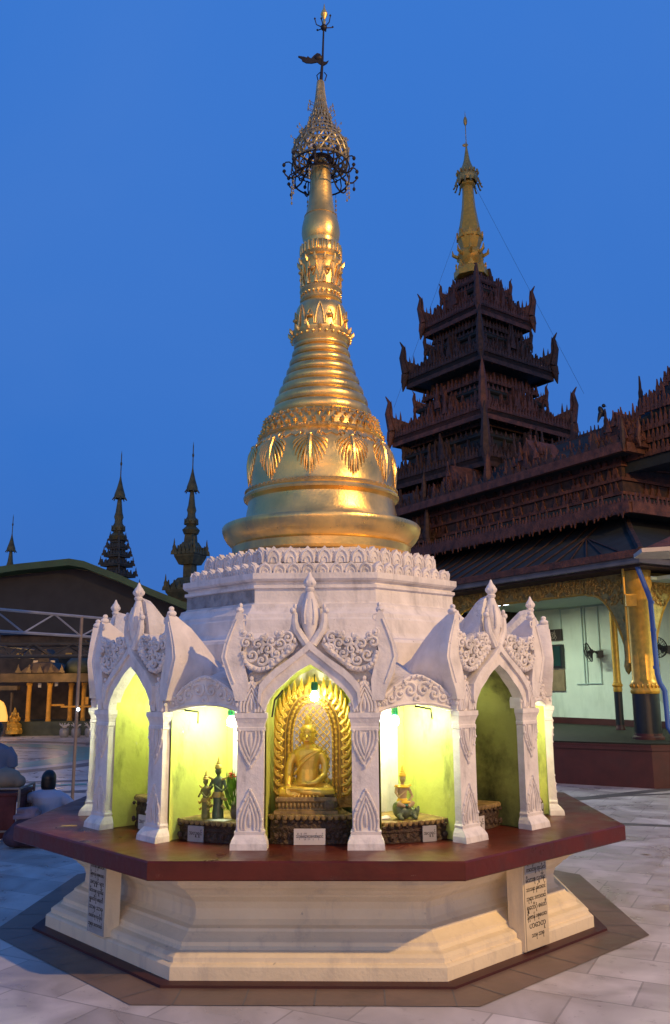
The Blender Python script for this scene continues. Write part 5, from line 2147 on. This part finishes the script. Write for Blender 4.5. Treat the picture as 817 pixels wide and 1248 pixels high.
def truss(mb, p0, p1, h, n, r_=.03):
    p0, p1 = Vector(p0), Vector(p1)
    Z = Vector((0, 0, h))
    mb.tube([p0, p1], r_, 6)
    mb.tube([p0 + Z, p1 + Z], r_, 6)
    for i in range(n):
        a = p0 + (p1 - p0) * i / n
        c = p0 + (p1 - p0) * (i + .5) / n
        d = p0 + (p1 - p0) * (i + 1) / n
        mb.tube([a, c + Z], r_ * .6, 5)
        mb.tube([c + Z, d], r_ * .6, 5)


b = MB()
truss(b, (-4.5, .5, 2.3), (3.3, .5, 2.3), .30, 8)
truss(b, (-4.5, 3.5, 2.35), (3.3, 3.5, 2.35), .30, 8)
for x in (-2.8, .2, 2.9):
    truss(b, (x, .5, 2.4), (x, 5.8, 2.4), .25, 5, .025)
b.build('truss', 'steel_dark', sd2)
b = MB()
for x in (-3.9, 3.2):
    for y in (.5, 5.8):
        b.tube([(x, y, 0), (x, y, 3.3)], .05, 8)
b.build('post', 'steel_dark', sd2)

# nearer steel truss frame with its slim pole
tf = empty('truss_frame', (-3.23, 4.77, 0), 0, 'pale steel lattice truss on a slim pole at the left', 'frame')
b = MB()
truss(b, (-2.4, -4.2, 2.24), (.0, 0.0, 2.235), .262, 5, .020)
truss(b, (.0, 0.0, 2.235), (1.15, 2.0, 2.235), .262, 2, .020)
b.build('truss', 'steel', tf)
b = MB()
b.tube([(0, 0, 0), (0, 0, 2.5)], .022, 8)
b.build('pole', 'rust_pole', tf)
b = MB()
b.tube([(-2.35, -4.1, 0), (-2.35, -4.1, 2.5)], .022, 8)
b.build('pole', 'rust_pole', tf)
lt = MB()
lt.ell((0, 0, 0), (.022, .022, .022), 10, 8)
o = lt.build('led_lamp', 'glow_white', loc=(-3.20, 4.72, 1.28))
tag(o, 'tiny white lamp clipped to the slim steel pole', 'lamp')

# far small shrine building with lit columns
fb_ = empty('columned_hall', (-8.9, 22, 0), 0, 'far dim hall with orange lit columns under the shelter', 'building')
b = MB()
b.box((0, 1.6, 1.3), (5.4, .3, 2.6))
b.build('wall', 'far_wall', fb_)
b = MB()
b.box((0, .6, .22), (5.6, 2.2, .44))
b.build('podium', 'far_green', fb_)
first = None
for i, x in enumerate((-.62, .04, .62, 1.05, -1.9)):
    b = MB()
    b.lathe([(.09, .40), (.085, .50), (.075, .52), (.075, 1.55), (.10, 1.60), (.10, 1.66)], 12)
    if first is None:
        first = b.build('column', 'far_column', fb_, loc=(x, -.25, 0))
    else:
        dup(first, fb_, loc=(x, -.25 + (.4 if i > 1 else 0), 0))
b = MB()
b.box((0, .2, 1.82), (5.4, 1.4, .28))
b.loft([[(-.9, -.6, 1.98), (.5, -.6, 1.98), (.5, 1.0, 1.98), (-.9, 1.0, 1.98)], [(-.5, -.4, 2.30), (.1, -.4, 2.30), (.1, .9, 2.30), (-.5, .9, 2.30)], [(-.4, -.3, 2.32), (0, -.3, 2.32), (0, .8, 2.32), (-.4, .8, 2.32)], [(-.25, -.2, 2.75), (-.15, -.2, 2.75), (-.15, .6, 2.75), (-.25, .6, 2.75)]])
for x in (-.9, -.55, -.2, .15, .5):
    flame(b, (x, -.6, 1.98), .28, .2, (1, 0, 0))
b.build('pediment', 'far_wall', fb_)
b = MB()
b.box((-.2, -.42, 2.08), (.95, .05, .10))
b.box((-.2, -.22, 2.34), (.70, .05, .08))
b.build('pale_ledge', 'cream', fb_)
b = MB()
b.ell((.95, .3, 2.15), (.62, .6, .42), 12, 8)
b.build('green_dome', 'far_green', fb_)
b = MB()
for x, z in ((-.27, 1.58), (.27, 1.62)):
    b.box((x, -.32, z), (.10, .03, .14))
b.build('pale_sign', 'steel', fb_)
b = MB()
b.box((.3, -.20, .95), (.45, .04, .06))
b.box((1.25, -.2, 1.08), (.10, .04, .24))
b.box((.95, -.3, .90), (1.0, .05, .06))
b.build('rail', 'far_column', fb_)
# orange figure niche at far left; its lamplight is emission in the curtain
gl = empty('lit_niche', (-10.35, 21.4, 0), 0, 'glowing orange curtained niche at the far left edge', 'niche')
b = MB()
b.prism([(-.55, .45), (-.55, 1.1), (-.3, 1.3), (.12, 1.05), (.2, .9), (.28, .6), (.28, .45)], lambda u, v, h: (u, h, v), 0, .1)
b.build('curtain', 'glow_warm', gl)
b = MB()
for x in (-.1, .42):
    b.box((x, -.06, .7), (.06, .06, 1.3))
b.box((-.1, -.02, .2), (1.3, .3, .4))
b.box((-.1, .0, 1.5), (1.4, .3, .14))
b.build('frame', 'far_wall', gl)
# small golden shrine ornament pile next to it
gs = MB()
random.seed(31)
gs.lathe([(.34, 0), (.34, .12), (.28, .2), (.30, .35), (.18, .42), (.20, .55), (.08, .62), (.10, .75), (.02, .95)], 8, (0, 0, .1), smooth=False)
for i in range(26):
    a = random.uniform(0, 6.28)
    z = random.uniform(.15, .8)
    r_ = .36 * (1 - z * .7)
    gs.ell((r_ * math.cos(a), r_ * math.sin(a), z), (.05, .05, .08), 6, 4)
o = gs.build('miniature_shrine', 'gold_paint', loc=(-9.75, 21.2, 0))
o.scale = (.75, .75, .85)
tag(o, 'small ornate gilded miniature shrine between the orange niche and columns', 'shrine')
# row of white stone lions / pots at its foot
first = None
for i, (x, lab) in enumerate(((-7.98, 'leftmost'), (-7.62, 'middle'), (-7.2, 'rightmost'))):
    if first is None:
        o = empty('white_pot', (x, 20.6, 0), 0, 'leftmost whitish planted pot in the short row before the far hall', 'pot', 'whitish pots before the far hall')
        b = MB()
        b.lathe([(.10, 0), (.14, .05), (.15, .2), (.12, .26), (.14, .28)], 12)
        b.build('bowl', 'steel', o)
        b = MB()
        for q in range(14):
            a = q * .9
            b.tube([(0, 0, .25), (.09 * math.cos(a), .09 * math.sin(a), .36), (.16 * math.cos(a), .16 * math.sin(a), .34 + .05 * (q % 3))], [.02, .018, .006], 4)
        b.build('plant', 'plate', o)
        first = o
    else:
        copy_thing(first, (x, 20.6, 0), i * .8, lab + ' whitish planted pot in the short row before the far hall')
# warm lamps of that hall
for x, y, z, e in ((-9.6, 20.6, 2.2, 34), (-8.3, 20.9, 1.9, 20), (-10.4, 20.4, 1.6, 12)):
    ld = bpy.data.lights.new('hall_lamp', 'POINT')
    ld.energy = e
    ld.color = (1, .60, .22)
    ld.shadow_soft_size = .08
    lo = bpy.data.objects.new('hall_lamp', ld)
    COL.objects.link(lo)
    lo.location = (x, y, z)

# dark background hall wall far behind, so no horizon shows under the shelter
bw = empty('background_hall', (-13, 34, 0), 0, 'long dark low hall closing the courtyard at the far left', 'building')
b = MB()
b.box((-2, 0, 1.9), (30, 3, 3.8))
b.build('wall', 'far_wall', bw)
b = MB()
b.loft([[(-18, -2, 3.8), (14, -2, 3.8), (14, 3, 3.8), (-18, 3, 3.8)], [(-16, .3, 4.7), (12, .3, 4.7), (12, .8, 4.7), (-16, .8, 4.7)]])
b.build('roof', 'shed_dark', bw)
b = MB()
for i in range(14):
    b.box((-16 + i * 2.2, -1.55, 1.5), (.28, .12, 3.0))
b.build('pilaster', 'far_column', bw)

# the three far spires
def far_spire(x, y, s, label, kind, gold):
    o = empty('distant_spire', (x, y, 0), R(20), label, 'spire', 'distant tiered spires above the shelter')
    b = MB()
    if kind == 'tall':
        zs = [(5.4, 2.0), (6.6, 1.7), (7.5, 1.45), (8.25, 1.2), (8.9, 1.0), (9.5, .82), (10.0, .64), (10.45, .48)]
        b.loft([sq(1.1, 0), sq(.8, 7.5), sq(.30, 10.8)])
        random.seed(1)
        for z, e in zs:
            b.loft([sq(e, z), sq(e, z + .10), sq(e * .5, z + .5)])
            for k in range(4):
                a = Vector(sq(e, z + .1)[k])
                c = Vector(sq(e, z + .1)[(k + 1) % 4])
                flame(b, a, .6, .3, (a.x, a.y, 0))
                cresting(b, a, c, 5, .35, .3)
    else:
        b.loft([sq(1.0, 0), sq(.8, 6.6), sq(.42, 6.9), sq(.42, 8.6)])
        random.seed(2)
        for z, e in ((8.1, .95), (9.6, .75)):
            pass
        for z, e in ((7.0, 1.45), (9.2, 1.0)):
            b.loft([sq(e * .7, z - .5), sq(e, z), sq(e, z + .15), sq(e * .5, z + .9)])
            for k in range(4):
                a = Vector(sq(e, z + .1)[k])
                c = Vector(sq(e, z + .1)[(k + 1) % 4])
                flame(b, a, 1.0, .4, (a.x, a.y, 0))
                cresting(b, a, c, 5, .55, .4)
        b.loft([sq(.42, 7.8), sq(.40, 9.2)])
        b.loft([sq(.45, 9.9), sq(.35, 10.8)])
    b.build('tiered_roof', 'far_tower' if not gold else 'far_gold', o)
    b = MB()
    z0 = 10.6
    b.lathe([(.45, z0), (.55, z0 + .25), (.3, z0 + .5), (.42, z0 + .8), (.26, z0 + 1.1), (.24, z0 + 1.3), (.30, z0 + 1.5), (.22, z0 + 1.8), (.12, z0 + 2.7), (.11, z0 + 3.0)], 10, smooth=False)
    b.lathe([(.36, z0 + 2.7), (.34, z0 + 2.95), (.2, z0 + 3.4), (.08, z0 + 3.9), (.035, z0 + 4.2), (.03, z0 + 5.6), (.002, z0 + 5.9)], 10, smooth=False, cap=False)
    b.ell((0, 0, z0 + 5.0), (.07, .07, .15), 6, 4)
    for k in range(8):
        a = k * PI / 4
        b.tube([(.33 * math.cos(a), .33 * math.sin(a), z0 + 2.8), (.45 * math.cos(a), .45 * math.sin(a), z0 + 2.6)], .04, 4)
        flame(b, (.4 * math.cos(a), .4 * math.sin(a), z0 + .6), .35, .25, (-math.sin(a), math.cos(a), 0))
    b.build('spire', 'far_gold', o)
    o.scale = (s,) * 3
    return o


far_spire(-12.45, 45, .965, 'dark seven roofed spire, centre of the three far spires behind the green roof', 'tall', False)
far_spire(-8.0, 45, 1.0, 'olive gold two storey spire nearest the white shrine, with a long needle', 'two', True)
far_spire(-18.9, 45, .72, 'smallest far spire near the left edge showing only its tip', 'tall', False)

# ------------------------------------------------------------------ people and the table at the left
def person(loc, rz, label):
    return empty('person', loc, rz, label, 'person')


def hand(mb, w_, d, side, s=1.0):
    """w_: wrist, d: direction; palm, four fingers and thumb"""
    w_, d = Vector(w_), Vector(d).normalized()
    n = Vector((0, 0, 1))
    lat_ = d.cross(n).normalized() * side
    mb.tube([w_, w_ + d * .03 * s, w_ + d * .085 * s], [.020 * s, .026 * s, .024 * s], 8, flat=.55)
    for j, L0 in enumerate((.062, .072, .068, .052)):
        o_ = lat_ * (.024 - .016 * j) * s
        b0 = w_ + d * .08 * s + o_
        mb.tube([b0, b0 + d * L0 * .5 * s - n * .006 * s, b0 + d * L0 * s - n * .022 * s], [.0085 * s, .008 * s, .006 * s], 6)
    t0 = w_ + d * .03 * s + lat_ * .02 * s
    mb.tube([t0, t0 + (d * .6 + lat_) * .035 * s, t0 + (d * 1.2 + lat_) * .05 * s], [.011 * s, .010 * s, .007 * s], 6)


# seated woman seen from behind, left arm stretched to the table
wm = person((-2.93, 2.75, 0), R(8), 'person with short black hair in pale blue shirt seated on the ground, back turned')
S_ = .84
b = MB()
b.X = Matrix.Scale(S_, 4)
b.tube([(0, .0, .55), (0, .01, .62)], [.05, .05], 12)
b.ell((0, .015, .715), (.075, .09, .11), 16, 12)
b.ell((0, .105, .70), (.014, .02, .02), 8, 6)
for sx in (-1, 1):
    b.ell((sx * .075, .02, .70), (.012, .02, .03), 8, 6)
b.tube([(0, .02, .20), (0, .0, .35), (0, .0, .50), (0, .0, .57)], [.12, .11, .11, .055], 14)
b.tube([(-.15, .0, .52), (-.33, .03, .49), (-.50, .10, .52)], [.045, .036, .024], 10)
hand(b, (-.50, .10, .52), (-1, .2, .1), 1)
b.tube([(.15, .0, .52), (.30, .02, .40), (.42, .10, .30)], [.045, .036, .024], 10)
hand(b, (.42, .10, .30), (1, .4, -.3), -1)
for sx in (-1, 1):
    b.tube([(sx * .08, .02, .12), (sx * .30, .22, .12), (sx * .05, .36, .08)], [.10, .075, .045], 12)
b.build('body', 'skin', wm, fuse=.009, smooth_it=2)
b = MB()
b.X = Matrix.Scale(S_, 4)
rings = []
for x, y, z in ((.175, .165, .16), (.165, .16, .24), (.165, .155, .34), (.185, .165, .44), (.195, .16, .51), (.155, .12, .565), (.085, .08, .60)):
    rings.append([(x * math.cos(a) * (1 + .03 * math.sin(5 * a + z * 20)), y * math.sin(a) * (1 + .03 * math.cos(4 * a + z * 15)), z) for a in [2 * PI * i / 24 for i in range(24)]])
b.loft(rings, True)
b.tube([(-.10, .0, .525), (-.22, .01, .50), (-.33, .03, .48), (-.46, .09, .51)], [.075, .064, .054, .045], 12)
b.tube([(.10, .0, .525), (.22, .01, .46), (.30, .02, .39), (.37, .07, .335)], [.075, .066, .056, .048], 12)
b.build('shirt', 'shirt_blue', wm, fuse=.010, smooth_it=2)
b = MB()
b.X = Matrix.Scale(S_, 4)
b.ell((0, .0, .735), (.092, .10, .105), 18, 12)
b.loft([[(x * math.cos(a), -.018 + y * math.sin(a), z) for a in [2 * PI * i / 20 for i in range(20)]] for x, y, z in ((.080, .058, .60), (.092, .070, .63), (.094, .078, .69), (.090, .08, .75))], True)
b.build('hair', 'hair', wm, fuse=.008, smooth_it=2)
b = MB()
b.X = Matrix.Scale(S_, 4)
for sx in (-1, 1):
    b.tube([(sx * .07, .02, .12), (sx * .31, .22, .12), (sx * .05, .37, .08)], [.13, .095, .06], 12)
b.ell((0, .06, .11), (.19, .16, .11), 16, 8)
b.build('skirt', 'trousers', wm, fuse=.012, smooth_it=2)

# man at the left edge, on a low stool, seen from behind
mn = person((-4.01, 4.05, 0), R(5), 'person in blue grey shirt and dark trousers on a stool at the left edge')
b = MB()
S_ = .93
b.X = Matrix.Scale(S_, 4)
b.tube([(0, .02, .93), (0, .03, 1.02)], [.055, .055], 12)
b.ell((0, .03, 1.12), (.078, .095, .115), 16, 12)
b.ell((0, .125, 1.10), (.014, .02, .02), 8, 6)
for sx in (-1, 1):
    b.ell((sx * .08, .03, 1.10), (.012, .02, .03), 8, 6)
    b.tube([(sx * .19, .0, .88), (sx * .24, .03, .68), (sx * .18, .24, .58)], [.05, .042, .028], 10)
    hand(b, (sx * .18, .24, .58), (-.2 * sx, 1, -.1), -sx)
    b.tube([(sx * .09, .0, .45), (sx * .14, .40, .47), (sx * .14, .44, .05), (sx * .14, .56, .03)], [.09, .07, .045, .035], 12)
b.tube([(0, .0, .45), (0, .0, .65), (0, .0, .86), (0, .01, .93)], [.14, .13, .14, .06], 14)
b.build('body', 'skin', mn, fuse=.012, smooth_it=2)
b = MB()
b.X = Matrix.Scale(S_, 4)
b.loft([[(x * math.cos(a) * (1 + .03 * math.sin(5 * a + z * 20)), y * math.sin(a), z) for a in [2 * PI * i / 24 for i in range(24)]] for x, y, z in ((.19, .15, .44), (.185, .14, .55), (.185, .135, .70), (.215, .135, .83), (.20, .12, .90), (.12, .09, .95), (.075, .07, .97))], True)
for sx in (-1, 1):
    b.tube([(sx * .15, .0, .88), (sx * .225, .01, .78), (sx * .24, .03, .66)], [.08, .075, .068], 12)
b.build('shirt', 'shirt_man', mn, fuse=.012, smooth_it=2)
b = MB()
b.X = Matrix.Scale(S_, 4)
b.ell((0, .015, 1.155), (.090, .102, .095), 18, 12)
b.ell((0, -.02, 1.11), (.078, .065, .09), 14, 10)
b.build('hair', 'hair', mn, fuse=.009, smooth_it=2)
b = MB()
b.X = Matrix.Scale(S_, 4)
b.ell((0, .03, .43), (.20, .17, .12), 16, 10)
for sx in (-1, 1):
    b.tube([(sx * .09, .0, .43), (sx * .15, .40, .46), (sx * .15, .44, .10)], [.12, .09, .065], 12)
b.build('trousers', 'trousers', mn, fuse=.014, smooth_it=2)
st = empty('stool', (-4.01, 4.05, 0), 0, 'low dark stool under the person in the blue grey shirt', 'stool')
b = MB()
b.box((0, 0, .315), (.34, .34, .04))
b.build('seat', 'trousers', st)
for sx in (-1, 1):
    for sy in (-1, 1):
        b = MB()
        b.tube([(sx * .15, sy * .15, 0), (sx * .12, sy * .12, .30)], .018, 6)
        b.build('leg', 'trousers', st)

# table frame with bundles at the lower left
tbx = empty('vendor_table', (-3.5, 2.6, 0), R(3), 'low steel framed table covered with maroon cloth at the left edge', 'table')
b = MB()
b.box((0, 0, .50), (.78, .55, .025))
b.build('tabletop', 'cloth_maroon', tbx)
b = MB()
n = 26
for (x0, y0, x1, y1) in ((-.37, -.262, .36, -.262), (.37, -.25, .37, .25)):
    rows = []
    for j in range(5):
        z = .49 - j * .105
        row = []
        for i in range(n):
            t = i / (n - 1)
            off = .012 * math.sin(i * 1.3 + j * .3) * (j / 4)
            nx, ny = (0, -1) if y0 == y1 else (1, 0)
            row.append((x0 + (x1 - x0) * t + nx * off, y0 + (y1 - y0) * t + ny * off, z))
        rows.append(row)
    b.loft(rows, True, False, wrap=False)
o = b.build('cloth_skirt', 'cloth_maroon', tbx)
sm_ = o.modifiers.new('thick', 'SOLIDIFY')
sm_.thickness = .004
for sx in (-1, 1):
    for sy in (-1, 1):
        b = MB()
        b.tube([(sx * .385, sy * .275, 0), (sx * .385, sy * .275, .56)], .014, 8)
        b.build('leg', 'rust_pole', tbx)
b = MB()
for z in (.14, .555):
    b.tube([(-.385, -.28, z), (.385, -.28, z)], .012, 6)
    b.tube([(.388, -.275, z), (.388, .275, z)], .012, 6)
b.build('rail', 'rust_pole', tbx)
b = MB()
b.ell((0, 0, .11), (.17, .15, .115), 16, 10)
b.ell((.12, .02, .08), (.09, .10, .075), 12, 8)
b.tube([(-.03, 0, .20), (.0, 0, .235), (.03, 0, .20)], .012, 6)
tag(b.build('bundle', 'bag_beige', loc=(-3.35, 2.62, .513), fuse=.012), 'beige cloth bundle lying on the low table at the left edge', 'bag')
b = MB()
b.ell((0, 0, .14), (.22, .18, .15), 16, 10)
b.ell((.18, .03, .12), (.14, .13, .12), 12, 8)
b.ell((-.12, -.05, .10), (.14, .12, .10), 12, 8)
tag(b.build('cloth_heap', 'bag_dark', loc=(-2.95, 2.30, 0), fuse=.014), 'dark purple heap of cloth bags on the ground beside the table', 'bag')
b = MB()
b.box((0, 0, .02), (.24, .17, .04), .1)
b.box((.02, .01, .055), (.20, .15, .035), -.2)
b.box((-.03, 0, .085), (.15, .13, .03), .4)
b.ell((.06, -.03, .09), (.07, .05, .03), 12, 8)
tag(b.build('folded_clothes', 'cloth_lilac', loc=(-3.0, 2.32, .27), fuse=.010), 'pale lilac folded clothes on top of the dark purple heap', 'clothes')

# offering slip and fallen leaves on the ground / ledge
b = MB()
b.add([(0, 0, 0), (.11, .02, 0), (.10, .035, .002), (.01, .02, .002)], [(0, 1, 2, 3)])
tag(b.build('incense_stick', 'yellow_paint', loc=at_face(-1, -.55, 1.86, .676), rz=PSI), 'small orange slip lying on the left corner of the red ledge', 'slip')
random.seed(77)
first = None
for i, (x, y, lab) in enumerate(((3.05, 1.62, 'left one of the two brown fallen leaves on the right paving'), (3.52, 1.28, 'right one of the two brown fallen leaves on the right paving'))):
    b = MB()
    b.add([(-.06, 0, .006), (0, -.025, .004), (.07, .005, .008), (0, .028, .012)], [(0, 1, 2, 3)])
    tag(b.build('fallen_leaf', 'gold_paint', loc=(x, y, 0), rz=random.uniform(0, 3)), lab, 'leaf')
